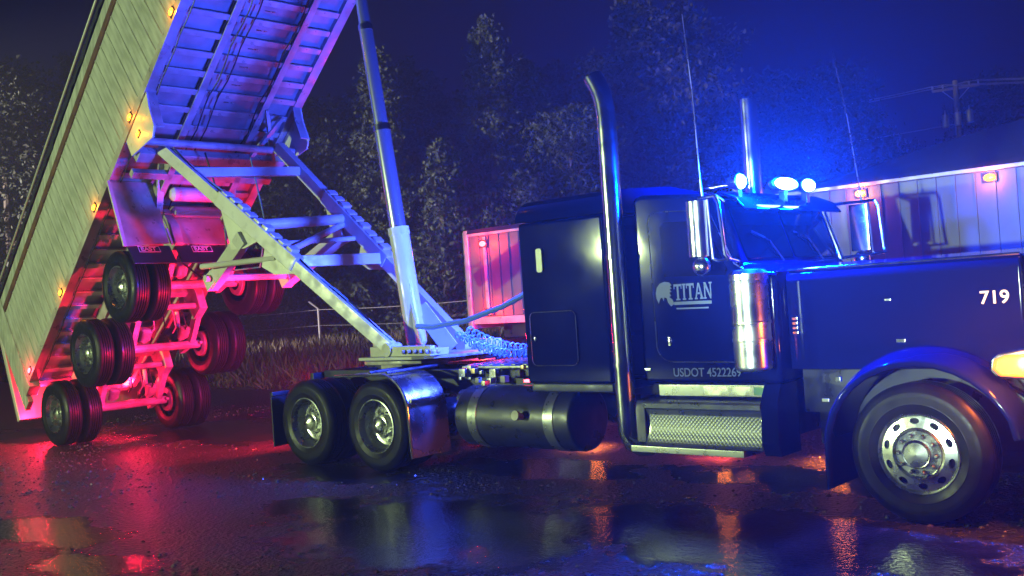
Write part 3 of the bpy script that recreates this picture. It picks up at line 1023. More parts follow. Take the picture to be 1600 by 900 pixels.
# quarter fenders over the drive wheels
def quarter(x_top, y0, y1):
    path = [(-6.88, 1.10), (-6.4, 1.112), (-6.05, 1.115)]
    for k in range(1, 9):
        a = R(90 - 10 * k)
        path.append((-6.05 + 0.43 * math.cos(a), 0.685 + 0.43 * math.sin(a)))
    path += [(-5.615, 0.58), (-5.605, 0.40), (-5.60, 0.185)]
    vs, fs = [], []
    n = len(path)
    for i, (x, z) in enumerate(path):
        a = path[max(0, i - 1)]
        b = path[min(n - 1, i + 1)]
        tx, tz = b[0] - a[0], b[1] - a[1]
        L = math.hypot(tx, tz)
        nx, nz = -tz / L, tx / L
        if nz < 0 or (abs(nz) < 0.05 and nx < 0):
            nx, nz = -nx, -nz
        for (y, o) in ((y0, 0.0), (y1, 0.0), (y1, -0.006), (y0, -0.006)):
            vs.append((x + nx * o, y, z + nz * o))
    for i in range(n - 1):
        for k in range(4):
            k2 = (k + 1) % 4
            fs.append((i * 4 + k, (i + 1) * 4 + k, (i + 1) * 4 + k2, i * 4 + k2))
    return (vs, fs), path


for (y0, y1) in ((0.0, 0.60), (1.84, 2.44)):
    g, path = quarter(0, y0, y1)
    qf = obj('quarter_fender', g, M['stainless'], T, ang=60)
    ye = y0 if y0 < 1 else y1
    obj('fender_edge', tube([(x, ye, z) for x, z in path], 0.017, 8), M['chrome'], qf)
    obj('fender_bar', bbox(-5.60, -5.555, y0 + 0.0, y1 + (0.12 if y0 < 1 else 0), 0.80, 0.845, 0.008), M['polished'], qf)
    obj('fender_bracket', J(tube([(-6.3, y0 + 0.05, 1.14), (-6.3, y1 + 0.25 if y0 < 1 else y1, 1.15)], 0.02, 8), tube([(-6.0, y0 + 0.05, 1.14), (-6.0, y1 + 0.25 if y0 < 1 else y1, 1.15)], 0.02, 8)), M['black'], qf)
for (y0, y1) in ((0.0, 0.62), (1.82, 2.44)):
    mf = obj('mud_flap', bbox(-8.24, -8.22, y0, y1, 0.20, 0.84, 0.004), M['blackplastic'], T)
    obj('flap_bracket', bbox(-8.25, -8.19, y0, 0.8 if y0 < 1 else y1, 0.845, 0.90, 0.008), M['black'], mf)
# tractor tail lamps at the end of the frame
tb = obj('tail_light_bar', bbox(-8.25, -8.18, 0.65, 1.79, 0.94, 1.08, 0.01), M['black'], T)
for y in (0.78, 1.66):
    obj('tail_light', move(lathe([(0.055, -0.002), (0.05, -0.02), (0.02, -0.028), (0.0005, -0.03)], 18, 'x'), -8.252, y, 1.01), M['red_lens'], tb)
    lamp("tail_light_glow", 'SPOT', (-8.33, y, 1.01), 2300, RED, aim=(-13, y, 0.9), size=0.06, angle=R(125), blend=1.0, parent=T)

# deck behind the sleeper: fifth wheel, catwalk, coiled lines
fw = obj('fifth_wheel', J(bevel(prism([(-7.35, 0.85), (-7.20, 0.78), (-6.70, 0.80), (-6.35, 0.92), (-6.30, 1.22), (-6.35, 1.52), (-6.70, 1.64), (-7.20, 1.66), (-7.35, 1.59)], 1.16, 1.21, lambda u, v, t: (u, v, t)), 0.01, 2),
                          bbox(-7.0, -6.6, 0.82, 0.92, 1.10, 1.16, 0.01), bbox(-7.0, -6.6, 1.52, 1.62, 1.10, 1.16, 0.01)), M['grimy'], T)
cw = obj('catwalk', bbox(-5.45, -4.02, 0.72, 1.72, 1.115, 1.145, 0.006), M['brushed'], T)
for k in range(8):
    obj('catwalk_rib', bbox(-5.40 + 0.17 * k, -5.34 + 0.17 * k, 0.76, 1.68, 1.146, 1.160, 0.004), M['brushed'], cw)
for (ya, yb, za) in ((0.95, 1.05, 1.30), (1.35, 1.25, 1.34), (1.2, 1.15, 1.28)):
    pts = []
    for i in range(220):
        t = i / 219.0
        x = -3.95 - 1.9 * t
        y = ya + (yb - ya) * t
        z = za + 0.26 * (2 * t - 1) ** 2 - 0.04
        a = t * 2 * PI * 24
        pts.append((x, y + 0.045 * math.cos(a), z + 0.045 * math.sin(a)))
    obj('coiled_air_line', tube(pts, 0.010, 5), M['hose'], T)
for k in range(26):
    x = -5.5 + 1.45 * rng.random()
    y = 0.55 + 0.35 * rng.random()
    z = 0.98 + 0.16 * rng.random()
    s = 0.02 + 0.03 * rng.random()
    obj('valve_fitting', bbox(x - s, x + s, y - s, y + s, z - s, z + s, 0.008), rng.choice([M['polished'], M['grimy'], M['black'], M['copper'], M['polished']]), T)
obj('air_tank', J(tube([(-5.4, 0.62, 0.78), (-5.36, 0.62, 0.78), (-5.05, 0.62, 0.78), (-5.01, 0.62, 0.78)], [0.06, 0.11, 0.11, 0.06], 16)), M['black'], T)
lamp_strip = obj('deck_marker', bbox(-4.36, -4.28, 0.55, 0.60, 0.98, 1.01, 0.006), M['red_lens'], T)

# ================================================================== THE RAISED DUMP TRAILER
BP = Vector((-11.76267, -0.38006, 3.60494))
BF = Vector((0.7753026, -0.0385945, 0.6304097))
BR = Vector((-0.0587021, -0.9982140, 0.0110822))
BU = Vector((-0.6288561, 0.0455984, 0.7761835))
AO = Vector((-13.721, 0.89, 0.535))
AF = Vector((0.7927822, -0.0130545, 0.6093653))
AR = Vector((-0.0164645, -0.9998645, 0.0))
AU = Vector((-0.6092827, 0.0100329, 0.7928896))


def bw(x, y, z):
    return BP + BF * x + BR * y + BU * z


def aw(x, y, z):
    return AO + AF * x + AR * y + AU * z


def inB(g):
    return TF(g, bw)


def inA(g):
    return TF(g, aw)


def frame_m(O, f, r, u, x, y, z):
    p = O + f * x + r * y + u * z
    # columns: local x -> forward, local y -> left (= -r), local z -> up
    return Matrix(((f.x, -r.x, u.x, p.x), (f.y, -r.y, u.y, p.y), (f.z, -r.z, u.z, p.z), (0, 0, 0, 1)))


trailer = thing('dump_trailer', 'silver dump trailer with its body tipped up steeply on the hoist behind the blue truck', 'trailer', (-13.7, 0.9, 0))
D = trailer
W = 2.45
XR, XF = -4.35, 7.45
# side planks (right side), one object each
PLW = 0.268
pl_mesh = mkmesh('side_plank', J(bevel(box(0.001, PLW - 0.001, -0.02, 0.03, 0, 1.46), 0.003, 1), bevel(box(-0.012, 0.012, -0.029, -0.01, 0, 1.46), 0.005, 1)), M['plank'])
x = -4.08
while x + PLW < XF:
    place('side_plank', pl_mesh, D, frame_m(BP, BF, BR, BU, x, 0, 0.125))
    x += PLW
obj('bottom_rail', inB(bevel(box(-4.08, XF, -0.12, 0.032, 0.0, 0.122), 0.008, 2)), M['frame'], D)
obj('bottom_rail', inB(bevel(box(-4.08, XF, -W - 0.032, -W + 0.12, 0.0, 0.122), 0.008, 2)), M['frame'], D)
obj('top_rail_strip', inB(bevel(box(-4.08, XF, -0.02, 0.045, 1.588, 1.70), 0.01, 2)), M['brown'], D)
obj('top_rail', inB(bevel(box(-4.08, XF, -0.10, 0.038, 1.702, 1.89), 0.01, 2)), M['plank'], D)
obj('side_wall', inB(box(-4.08, XF, -W - 0.025, -W + 0.02, 0.124, 1.89)), M['plank'], D)
obj('front_wall', inB(box(XF, XF + 0.06, -W - 0.02, 0.03, 0.0, 1.95)), M['plank'], D)
obj('rear_post', inB(bevel(box(XR, -4.083, -0.14, 0.05, -0.10, 1.89), 0.012, 2)), M['plank'], D)
obj('rear_post', inB(bevel(box(XR, -4.083, -W - 0.05, -W + 0.14, -0.10, 1.89), 0.012, 2)), M['plank'], D)
obj('tail_flange', inB(bevel(box(-4.60, XR - 0.003, -0.06, 0.03, -0.22, 1.70), 0.008, 2)), M['plank'], D)
# floor and the members under it
obj('floor_sheet', inB(box(XR, XF, -W + 0.03, -0.03, 0.075, 0.115)), M['floor'], D)
cm = mkmesh('crossmember', J(bevel(box(-0.047, 0.047, 0.13, W - 0.13, -0.012, 0.012), 0.004, 1), box(-0.016, 0.016, 0.14, W - 0.14, 0.012, 0.074)), M['frame'])
k = 0
x = 2.04 - 0.325 * 19
while x < XF - 0.1:
    place('crossmember', cm, D, frame_m(BP, BF, BR, BU, x, 0, 0.012))
    x += 0.325
for y in (-0.77, -1.86):
    obj('stringer', inB(J(bevel(box(-4.0, XF - 0.05, y - 0.055, y + 0.055, -0.018, 0.006), 0.004, 1), box(-4.0, XF - 0.05, y - 0.05, y - 0.03, 0.034, 0.074), box(-4.0, XF - 0.05, y + 0.03, y + 0.05, 0.034, 0.074))), M['frame'], D)
weld = mkmesh('weld_plate', bevel(box(-0.008, 0.008, 0, 0.17, 0, 0.006), 0.003, 1), M['polished'])
for k in range(14):
    place('weld_plate', weld, D, frame_m(BP, BF, BR, BU, 2.20 + 0.325 * k, -1.22, 0.068))
for (ya, amp, zz) in ((-0.90, 0.02, -0.03), (-1.72, 0.03, -0.035), (-1.05, 0.015, -0.02)):
    obj('air_line', inB(tube([(XR + 0.4 + 0.3 * i, ya + amp * math.sin(i * 1.9), zz - 0.02 * abs(math.sin(i * 0.8 + ya))) for i in range(38)], 0.011, 6)), M['blackplastic'], D)
obj('wiring_loom', inB(tube([(XR + 0.4 + 0.25 * i, -0.13 + 0.008 * math.sin(i * 2.2), -0.02 - 0.015 * abs(math.sin(i * 1.1))) for i in range(45)], 0.009, 6)), M['blackplastic'], D)
# tarp along the top with a ragged hem
vv, ff = [], []
nx = 90
for i in range(nx + 1):
    x = XR - 0.1 + (XF - XR + 0.2) * i / nx
    hem = 1.93 - 0.03 * abs(math.sin(i * 1.7)) - 0.06 * max(0, math.sin(i * 0.9) - 0.75) * 4 * rng.random()
    prof = [(0.055, hem), (0.06, 1.98), (0.0, 2.07), (-0.3, 2.16), (-1.22, 2.22), (-2.15, 2.16), (-2.45, 2.05), (-2.51, 1.93)]
    for (y, z) in prof:
        vv.append(bw(x, y, z + 0.012 * math.sin(i * 2.3 + y * 4)))
m_ = 8
for i in range(nx):
    for k in range(m_ - 1):
        ff.append((i * m_ + k, (i + 1) * m_ + k, (i + 1) * m_ + k + 1, i * m_ + k + 1))
obj('tarp', (vv, ff), M['tarp'], D, ang=60)
obj('tarp_bow', inB(tube([(XR, 0.07, 2.06), (XF, 0.07, 2.06)], 0.02, 8)), M['galv'], D)

# tailgate hanging from the top of the rear frame
hp = Vector((-16.42, 0, 2.30))
lo = Vector((-15.66, 0, 0.34))
gd = (lo - hp)
glen = gd.length
gd.normalize()
gn = Vector((gd.z, 0, -gd.x))
tg_f = lambda x, y, z: hp + gd * x + Vector((0, 1, 0)) * y + gn * z
gate = obj('tailgate', TF(bevel(box(0, glen, -0.16, 2.30, -0.03, 0.0), 0.004, 1), tg_f), M['gate'], D)
for (a, b, c, d) in ((0, glen, -0.16, -0.06), (0, glen, 2.2, 2.30), (0, 0.12, -0.055, 2.195), (glen - 0.12, glen, -0.055, 2.195)):
    obj('gate_frame', TF(bevel(box(a, b, c, d, 0.002, 0.09), 0.006, 1), tg_f), M['gate'], gate)
for y in (0.5, 1.1, 1.7):
    obj('gate_rib', TF(bevel(box(0.13, glen - 0.13, y, y + 0.08, 0.002, 0.06), 0.006, 1), tg_f), M['gate'], gate)

# marker lamps along the side and on the gusset
def marker(parent, fn, x, y, z, lens, color, power, out=0.05, nm='marker_light', sc=1.35):
    base = obj(nm, TF(bevel(box(x - 0.055 * sc, x + 0.055 * sc, y, y + 0.012, z - 0.035 * sc, z + 0.035 * sc), 0.004, 1), fn), M['blackplastic'], parent)
    obj('lamp_lens', TF(ellipsoid((x, y + 0.014, z), 0.045 * sc, 0.022, 0.028 * sc, 12, 6), fn), lens, base)
    if power:
        p = Vector(fn(x, y + out, z))
        lamp(nm + "_glow", 'POINT', p, power, color, size=0.03, parent=parent)


for xm in (1.75, 3.55, -0.01, -1.91, 5.4):
    marker(D, bw, xm, 0.034, 0.09, M['amber_lens'], AMBER, 4.5, 0.09)
marker(D, bw, -3.89, 0.034, 0.10, M['red_lens'], RED, 12.0, 0.09)
# gusset plates at the draft-arm hinge
gus = [(1.39, -0.01), (2.30, -0.01), (2.20, -0.20), (2.12, -0.50), (1.98, -0.58), (1.36, -0.28)]
for y in (0.0, -2.45):
    g = obj('gusset_plate', inB(prism(gus, y - 0.012, y + 0.012, lambda u, v, t: (u, t, v))), M['white_steel'], D, smooth=False)
marker(D, bw, 1.74, 0.014, -0.24, M['amber_lens'], AMBER, 3.5, 0.07, sc=1.0)
obj('gusset_flange', inB(J(prism([(2.30, -0.01), (2.20, -0.20), (2.12, -0.50), (2.10, -0.50), (2.17, -0.20), (2.27, -0.01)], -0.14, -0.013, lambda u, v, t: (u, t, v)))), M['frame'], D, smooth=False)
obj('gusset_flange', inB(J(prism([(2.30, -0.01), (2.20, -0.20), (2.12, -0.50), (2.10, -0.50), (2.17, -0.20), (2.27, -0.01)], -2.437, -2.31, lambda u, v, t: (u, t, v)))), M['frame'], D, smooth=False)
# hinge beams across
obj('hinge_beam', inB(bevel(box(1.30, 1.48, -2.40, -0.05, -0.34, -0.20), 0.01, 2)), M['frame'], D)
obj('hinge_beam', inB(bevel(box(0.95, 1.07, -2.35, -0.10, -0.30, -0.20), 0.01, 2)), M['frame'], D)
obj('hinge_tube', inB(tube([(1.72, -0.03, -0.36), (1.72, -2.42, -0.36)], 0.055, 14)), M['grimy'], D)
obj('hinge_diagonal', inB(J(beam((2.15, -2.15, -0.1), (1.30, -1.75, -0.3), 0.07, 0.05), beam((2.2, -1.9, 0.0), (1.45, -2.2, -0.32), 0.05, 0.07))), M['frame'], D)
# air reservoirs behind the hinge
obj('air_reservoir', inB(tube([(0.72, -0.75, -0.34), (0.72, -0.79, -0.34), (0.72, -1.62, -0.34), (0.72, -1.66, -0.34)], [0.06, 0.11, 0.11, 0.06], 18)), M['white_steel'], D)
obj('air_reservoir', inB(tube([(0.45, -0.82, -0.45), (0.45, -0.86, -0.45), (0.45, -1.60, -0.45), (0.45, -1.64, -0.45)], [0.05, 0.09, 0.09, 0.05], 18)), M['white_steel'], D)
# subframe rails
for y in (-0.66, -1.76):
    obj('subframe_rail', inB(J(bevel(box(-4.0, 1.25, y - 0.05, y + 0.05, -0.30, -0.28), 0.005, 1), box(-4.0, 1.25, y - 0.012, y + 0.012, -0.279, -0.02))), M['frame'], D)
for xk in (0.9, 0.0, -0.9, -1.9, -2.9, -3.9):
    obj('subframe_crossmember', inB(bevel(box(xk - 0.05, xk + 0.05, -1.70, -0.72, -0.27, -0.17), 0.006, 1)), M['frame'], D)
obj('subframe_leg', inB(J(beam((1.05, -0.62, -0.02), (0.35, -0.62, -0.55), 0.10, 0.05, up=BU), beam((1.05, -1.8, -0.02), (0.35, -1.8, -0.55), 0.10, 0.05, up=(0, 0, 1)))), M['frame'], D)

# front mud guards with lettered flaps
def pq(pts, th=0.015):
    a, b, c, d = [Vector(p) for p in pts]
    n = (b - a).cross(d - a).normalized() * th
    v = [a, b, c, d, a + n, b + n, c + n, d + n]
    return [tuple(q) for q in v], [(3, 2, 1, 0), (4, 5, 6, 7), (0, 1, 5, 4), (1, 2, 6, 5), (2, 3, 7, 6), (3, 0, 4, 7)]


gm = obj('mud_guard', inB(pq([(0.62, 0.03, -0.02), (0.62, -0.60, -0.02), (0.36, -0.62, -1.02), (0.36, 0.04, -1.08)])), M['frame'], D, smooth=False)
obj('guard_edge', inB(beam((0.63, 0.05, -0.02), (0.37, 0.06, -1.08), 0.03, 0.05, up=BR)), M['white_steel'], gm)
gm2 = obj('mud_guard', inB(pq([(0.42, -0.66, -0.56), (0.42, -1.60, -0.55), (0.36, -1.55, -1.05), (0.36, -0.68, -1.03)])), M['frame'], D, smooth=False)
obj('guard_edge', inB(beam((0.43, -0.64, -0.78), (0.37, -0.655, -1.05), 0.03, 0.03, up=BR)), M['white_steel'], gm2)
for (y0, y1) in ((0.02, -0.62), (-0.70, -1.54)):
    fl = obj('mud_flap', inB(bevel(box(0.335, 0.355, y1, y0, -1.40, -1.05), 0.004, 1)), M['blackplastic'], D)
    cy = (y0 + y1) / 2 + 0.02
    fm = Matrix(((-BR.x, BU.x, BF.x, 0), (-BR.y, BU.y, BF.y, 0), (-BR.z, BU.z, BF.z, 0), (0, 0, 0, 1)))
    p = bw(0.357, cy + 0.125, -1.155)
    fm = Matrix.Translation(p) @ fm
    te = text_mesh('flap_lettering', 'EAST', 0.10, M['white_print'], bold=0.0015, sx=1.05)
    place('flap_lettering', te, fl, Matrix.Translation(-root_of(fl)) @ fm if False else fm)
    fr = lambda x, y, z: bw(0.358, cy + x, z)
    obj('flap_border', inB(J(box(0.355, 0.359, cy - 0.165, cy + 0.155, -1.075, -1.065), box(0.355, 0.359, cy - 0.165, cy + 0.155, -1.185, -1.175),
                             box(0.355, 0.359, cy - 0.165, cy - 0.155, -1.174, -1.076), box(0.355, 0.359, cy + 0.145, cy + 0.155, -1.174, -1.076))), M['white_print'], fl, smooth=False)

# axles, suspension and wheels
SP = 1.565
for k in range(3):
    xk = SP * k
    wheel(D, Matrix.Translation(aw(xk, 1.28, 0)) @ frame_m(Vector((0, 0, 0)), AF, AR, AU, 0, 0, 0) @ Matrix.Rotation(k * 1.1, 4, 'Y'))
    wheel(D, Matrix.Translation(aw(xk, -1.28, 0)) @ frame_m(Vector((0, 0, 0)), AF, AR, AU, 0, 0, 0) @ Matrix.Rotation(PI, 4, 'Z') @ Matrix.Rotation(k * 0.7, 4, 'Y'))
    ax = obj('axle', inA(tube([(xk, -1.1, 0), (xk, 1.1, 0)], 0.068, 16)), M['grimy'], D)
    for s in (-1, 1):
        y = 0.52 * s
        obj('trailing_arm', inA(J(beam((xk - 0.30, y, 0.12), (xk + 0.05, y, 0.02), 0.09, 0.12, up=(0, 0, 1)), beam((xk + 0.05, y, 0.04), (xk + 0.62, y, 0.26), 0.09, 0.14))), M['grimy'], ax)
        obj('hanger_bracket', inA(bevel(prism([(xk + 0.48, 0.16), (xk + 0.76, 0.16), (xk + 0.84, 0.45), (xk + 0.80, 0.70), (xk + 0.46, 0.70)], y - 0.07, y + 0.07, lambda u, v, t: (u, t, v)), 0.006, 1)), M['grimy'], ax)
        obj('air_bag', inA(TF(lathe([(0.03, 0.0), (0.12, 0.02), (0.135, 0.08), (0.11, 0.13), (0.135, 0.18), (0.13, 0.25), (0.1, 0.27), (0.03, 0.28)], 18, 'z'), lambda a, b, c: (xk - 0.27 + a, y + b, c + 0.16))), M['rubber'], ax)
        obj('brake_chamber', inA(J(tube([(xk + 0.16, 0.33 * s, 0.02), (xk + 0.16, 0.33 * s, 0.02 + 0.01), (xk + 0.34, 0.33 * s, 0.10), (xk + 0.36, 0.33 * s, 0.11)], [0.05, 0.085, 0.085, 0.05], 14))), M['grimy'], ax)
        obj('camshaft', inA(J(tube([(xk + 0.10, 0.62 * s, -0.05), (xk + 0.10, 0.95 * s, -0.05)], 0.028, 10))), M['grimy'], ax)
        obj('brake_drum', inA(TF(lathe([(0.12, 0.0), (0.20, 0.01), (0.215, 0.05), (0.215, 0.2), (0.1, 0.22)], 28, 'y'), lambda a, b, c: (xk + a, s * (0.66 + b), c))), M['grimy'], ax)
        obj('shock_absorber', inA(J(tube([(xk - 0.10, y + 0.14 * -s, 0.0), (xk + 0.24, y + 0.14 * -s, 0.52)], 0.026, 8), tube([(xk + 0.08, y + 0.14 * -s, 0.28), (xk + 0.24, y + 0.14 * -s, 0.52)], 0.036, 8))), M['grimy'], ax)
    obj('cross_tube', inA(J(tube([(xk + 0.66, -0.52, 0.30), (xk + 0.66, 0.52, 0.30)], 0.05, 12), beam((xk + 0.60, -0.5, 0.62), (xk + 0.60, 0.5, 0.62), 0.10, 0.08))), M['grimy'], ax)
    for q in range(4):
        y0_, y1_ = -0.35 + 0.2 * q, -0.25 + 0.17 * q
        obj('brake_hose', inA(tube([(xk + 0.25, y0_, 0.10), (xk + 0.32, y0_ + 0.06, 0.03), (xk + 0.42, (y0_ + y1_) / 2, 0.06), (xk + 0.55, y1_, 0.22), (xk + 0.60, y1_, 0.40)], 0.012, 6)), M['grimy'] if q % 2 else M['rubber'], ax)
obj('suspension_rail', inA(J(bevel(box(-0.55, 3.95, 0.46, 0.58, 0.705, 0.80), 0.008, 1))), M['grimy'], D)
obj('suspension_rail', inA(J(bevel(box(-0.55, 3.95, -0.58, -0.46, 0.705, 0.80), 0.008, 1))), M['grimy'], D)
# tail lamps under the rear of the body
tl = obj('tail_lamp_box', inB(bevel(box(-4.20, -4.10, -1.75, -0.7, -0.30, -0.12), 0.008, 1)), M['frame'], D)
for y in (-0.85, -1.60):
    obj('tail_light', inB(ellipsoid((-4.09, y, -0.21), 0.02, 0.07, 0.06)), M['red_lens'], tl)
    lamp("trailer_tail_glow", 'POINT', bw(-3.9, y, -0.34), 110, RED, size=0.06, parent=D)
lamp("tailgate_glow", 'POINT', Vector((-15.25, 0.10, 0.62)), 170, RED, size=0.05, parent=D)

# draft arms from the fifth wheel plate to the hinge
ra0, ra1 = Vector((-10.36, -0.09, 4.36)), Vector((-6.62, 0.70, 1.36))
la0, la1 = Vector((-9.98, 1.63, 4.42)), Vector((-6.40, 1.76, 1.32))
for (p0, p1, s) in ((ra0, ra1, 1), (la0, la1, -1)):
    arm = obj('draft_arm', beam(p0, p1, 0.13, 0.17, bev=0.01), M['white_steel'], D)
    d = (p1 - p0).normalized()
    L = (p1 - p0).length
    side = d.cross(Vector((0, 0, 1))).normalized()
    up = side.cross(d).normalized()
    at = lambda t, u, v, p0=p0, d=d, side=side, up=up, L=L: p0 + d * (t * L) + side * u + up * v
    obj('doubler_plate', TF(bevel(box(0.28, 0.62, -0.085, 0.085, -0.085, 0.125), 0.01, 1), lambda a, b, c: at(a, b, c)), M['white_steel'], arm)
    # stepped edge of the doubler
    n = 9
    for i in range(n):
        t = 0.29 + 0.32 * i / n
        obj('doubler_tab', TF(bevel(box(t, t + 0.022, -0.075, 0.075, 0.127, 0.15 + 0.012 * (i % 3)), 0.004, 1), lambda a, b, c: at(a, b, c)), M['white_steel'], arm)
    tri = [(0.30, -0.09), (0.47, -0.09), (0.44, -0.30), (0.40, -0.46)]
    obj('gusset', TF(prism(tri, -0.02, 0.02, lambda u, v, t: (u, t, v)), lambda a, b, c: at(a, b, c)), M['white_steel'], arm, smooth=False)
    tri2 = [(0.50, -0.09), (0.63, -0.09), (0.57, -0.30), (0.52, -0.34)]
    obj('gusset', TF(prism(tri2, -0.02, 0.02, lambda u, v, t: (u, t, v)), lambda a, b, c: at(a, b, c)), M['white_steel'], arm, smooth=False)
    t0 = at(0.42, 0, -0.18)
    t1 = Vector((-9.92, t0.y + 0.10 * s, 2.40))
    obj('leg_strut', J(beam(t0, t1, 0.15, 0.20, up=(1, 0, 0), bev=0.012), beam(t1 + Vector((-0.02, 0, 0.12)), t1 + Vector((0.08, 0, -0.06)), 0.17, 0.24, up=(1, 0, 0))), M['white_steel'], arm)
    obj('pin_boss', J(tube([p1 + Vector((0.0, -0.10, 0)), p1 + Vector((0.0, 0.10, 0))], 0.085, 16)), M['white_steel'], arm)


def on_arm(p0, p1, t, dz=0.0):
    q = p0.lerp(p1, t)
    return (q.x, q.y, q.z + dz)


obj('arm_crossbeam', beam(on_arm(ra0, ra1, 0.14), on_arm(la0, la1, 0.14), 0.13, 0.13, bev=0.01), M['white_steel'], D)
obj('arm_crossbeam', tube([on_arm(ra0, ra1, 0.42), on_arm(la0, la1, 0.40)], 0.075, 14), M['white_steel'], D)
obj('arm_crossbeam', beam(on_arm(ra0, ra1, 0.60), on_arm(la0, la1, 0.60), 0.10, 0.15, bev=0.01), M['white_steel'], D)
obj('arm_brace', tube([on_arm(ra0, ra1, 0.55, -0.05), on_arm(la0, la1, 0.40, -0.05)], 0.045, 10), M['white_steel'], D)
obj('arm_brace', tube([on_arm(ra0, ra1, 0.48, -0.10), on_arm(la0, la1, 0.47, -0.08)], 0.035, 10), M['white_steel'], D)
obj('arm_brace', tube([(-9.75, 0.05, 2.62), on_arm(ra0, ra1, 0.53, -0.14)], 0.04, 10), M['white_steel'], D)
obj('arm_brace', tube([(-9.85, 0.15, 2.46), (-9.85, 1.6, 2.46)], 0.05, 10), M['white_steel'], D)
for (y_, s_) in ((0.05, 0), (0.12, 1)):
    obj('air_line', tube([on_arm(ra0, ra1, t_ / 14.0, 0.12 + 0.03 * math.sin(t_ * 1.7 + s_) - (0.0 if t_ else 0.1)) for t_ in range(15)], 0.012, 6), M['hose'] if s_ else M['blackplastic'], D)
obj('air_line', tube([(-10.2, 0.5, 4.3), (-9.9, 0.55, 3.4), (-9.95, 0.6, 2.7), (-10.6, 0.55, 2.5), (-11.0, 0.5, 2.75)], 0.014, 6), M['blackplastic'], D)
obj('air_line', tube([(-10.1, 1.2, 4.25), (-9.75, 1.15, 3.2), (-9.9, 1.1, 2.6), (-10.8, 1.05, 2.6)], 0.014, 6), M['hose'], D)
# coupler plate at the front of the arms
cp = obj('coupler_plate', bevel(prism([(-7.10, 0.55), (-6.15, 0.58), (-5.75, 0.95), (-5.72, 1.50), (-6.15, 1.90), (-7.10, 1.92)], 1.235, 1.275, lambda u, v, t: (u, v, t)), 0.01, 2), M['white_steel'], D)
obj('coupler_rail', bbox(-6.95, -5.85, 0.62, 0.70, 1.277, 1.40, 0.01), M['white_steel'], cp)
obj('coupler_rail', bbox(-6.95, -5.85, 1.78, 1.86, 1.277, 1.40, 0.01), M['white_steel'], cp)
for k in range(7):
    obj('bolt', ellipsoid((-6.3 + 0.10 * k, 0.60 + 0.0 * k, 1.33), 0.028, 0.03, 0.028, 8, 5), M['grimy'], cp)
    obj('stiffener', bbox(-6.75 + 0.14 * k, -6.72 + 0.14 * k, 0.72, 0.95, 1.277, 1.36, 0.004), M['white_steel'], cp)
obj('cylinder_cradle', J(beam((-6.45, 1.02, 1.30), (-6.72, 1.12, 1.85), 0.03, 0.22), beam((-6.30, 1.40, 1.30), (-6.68, 1.26, 1.85), 0.03, 0.22), bbox(-6.98, -6.52, 1.03, 1.37, 1.277, 1.36, 0.01)), M['white_steel'], cp)
obj('stop_post', bevel(box(-7.02, -6.92, 0.72, 0.80, 1.277, 1.62), 0.03, 3), M['white_steel'], cp)
# hoist cylinder: barrel and three stages
hb = Vector((-6.66, 1.16, 1.36))
hd = (Vector((-7.30, 1.16, 5.93)) - hb).normalized()
hat = lambda t: hb + hd * t
hoist = obj('hoist_cylinder', tube([hat(0), hat(0.05), hat(1.46), hat(1.47)], [0.09, 0.128, 0.128, 0.115], 28), M['white_steel'], D)
obj('barrel_cap', tube([hat(1.44), hat(1.54)], 0.136, 28), M['white_steel'], hoist)
obj('hoist_rod', tube([hat(1.5), hat(2.84)], 0.106, 28), M['chromedark'], hoist)
obj('rod_collar', tube([hat(2.82), hat(2.90)], 0.112, 28), M['chrome'], hoist)
obj('hoist_rod', tube([hat(2.86), hat(4.20)], 0.090, 28), M['chromedark'], hoist)
obj('rod_collar', tube([hat(4.18), hat(4.26)], 0.095, 28), M['chrome'], hoist)
obj('hoist_rod', tube([hat(4.22), hat(7.1)], 0.074, 24), M['chromedark'], hoist)
# supply hose from the sleeper's back to the cylinder base
hp_ = [(-6.45, 0.98, 1.62), (-6.2, 1.0, 1.60), (-5.6, 1.0, 1.66), (-5.0, 1.0, 1.80), (-4.5, 1.02, 1.98), (-4.1, 1.05, 2.12), (-3.93, 1.06, 2.15)]
obj('supply_hose', tube(hp_, 0.032, 10), M['hose'], D)

# ================================================================== THE PARKED TRAILER BEHIND
FY = 5.0
ft = thing('parked_dump_trailer', 'parked silver dump trailer with dark tarp and amber lamps standing beyond the blue truck', 'trailer', (-4, 6.2, 0))
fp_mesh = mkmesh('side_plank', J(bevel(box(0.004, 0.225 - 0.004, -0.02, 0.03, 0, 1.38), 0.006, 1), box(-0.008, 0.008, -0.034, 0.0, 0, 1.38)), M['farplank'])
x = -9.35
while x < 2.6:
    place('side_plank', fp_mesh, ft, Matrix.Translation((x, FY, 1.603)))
    x += 0.225
xe = x
fwd_rail = obj('top_rail', bbox(-9.36, xe, FY - 0.05, FY + 0.08, 2.985, 3.06, 0.01), M['frame'], ft)
obj('bottom_rail', bbox(-9.36, xe, FY - 0.04, FY + 0.08, 1.48, 1.60, 0.01), M['frame'], ft)
obj('rear_post', bbox(-9.46, -9.363, FY - 0.06, FY + 0.14, 1.40, 3.10, 0.012), M['frame'], ft)
obj('tailgate', bbox(-9.54, -9.463, FY, FY + 2.5, 1.40, 3.08, 0.01), M['gate'], ft)
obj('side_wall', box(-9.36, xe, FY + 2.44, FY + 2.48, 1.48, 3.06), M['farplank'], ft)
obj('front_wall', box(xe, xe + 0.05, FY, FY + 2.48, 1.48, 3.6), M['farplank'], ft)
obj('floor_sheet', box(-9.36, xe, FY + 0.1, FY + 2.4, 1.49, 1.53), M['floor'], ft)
obj('upper_post', bbox(-9.02, -8.95, FY - 0.055, FY - 0.03, 1.62, 2.96, 0.004), M['frame'], ft)
vv, ff = [], []
nx = 40
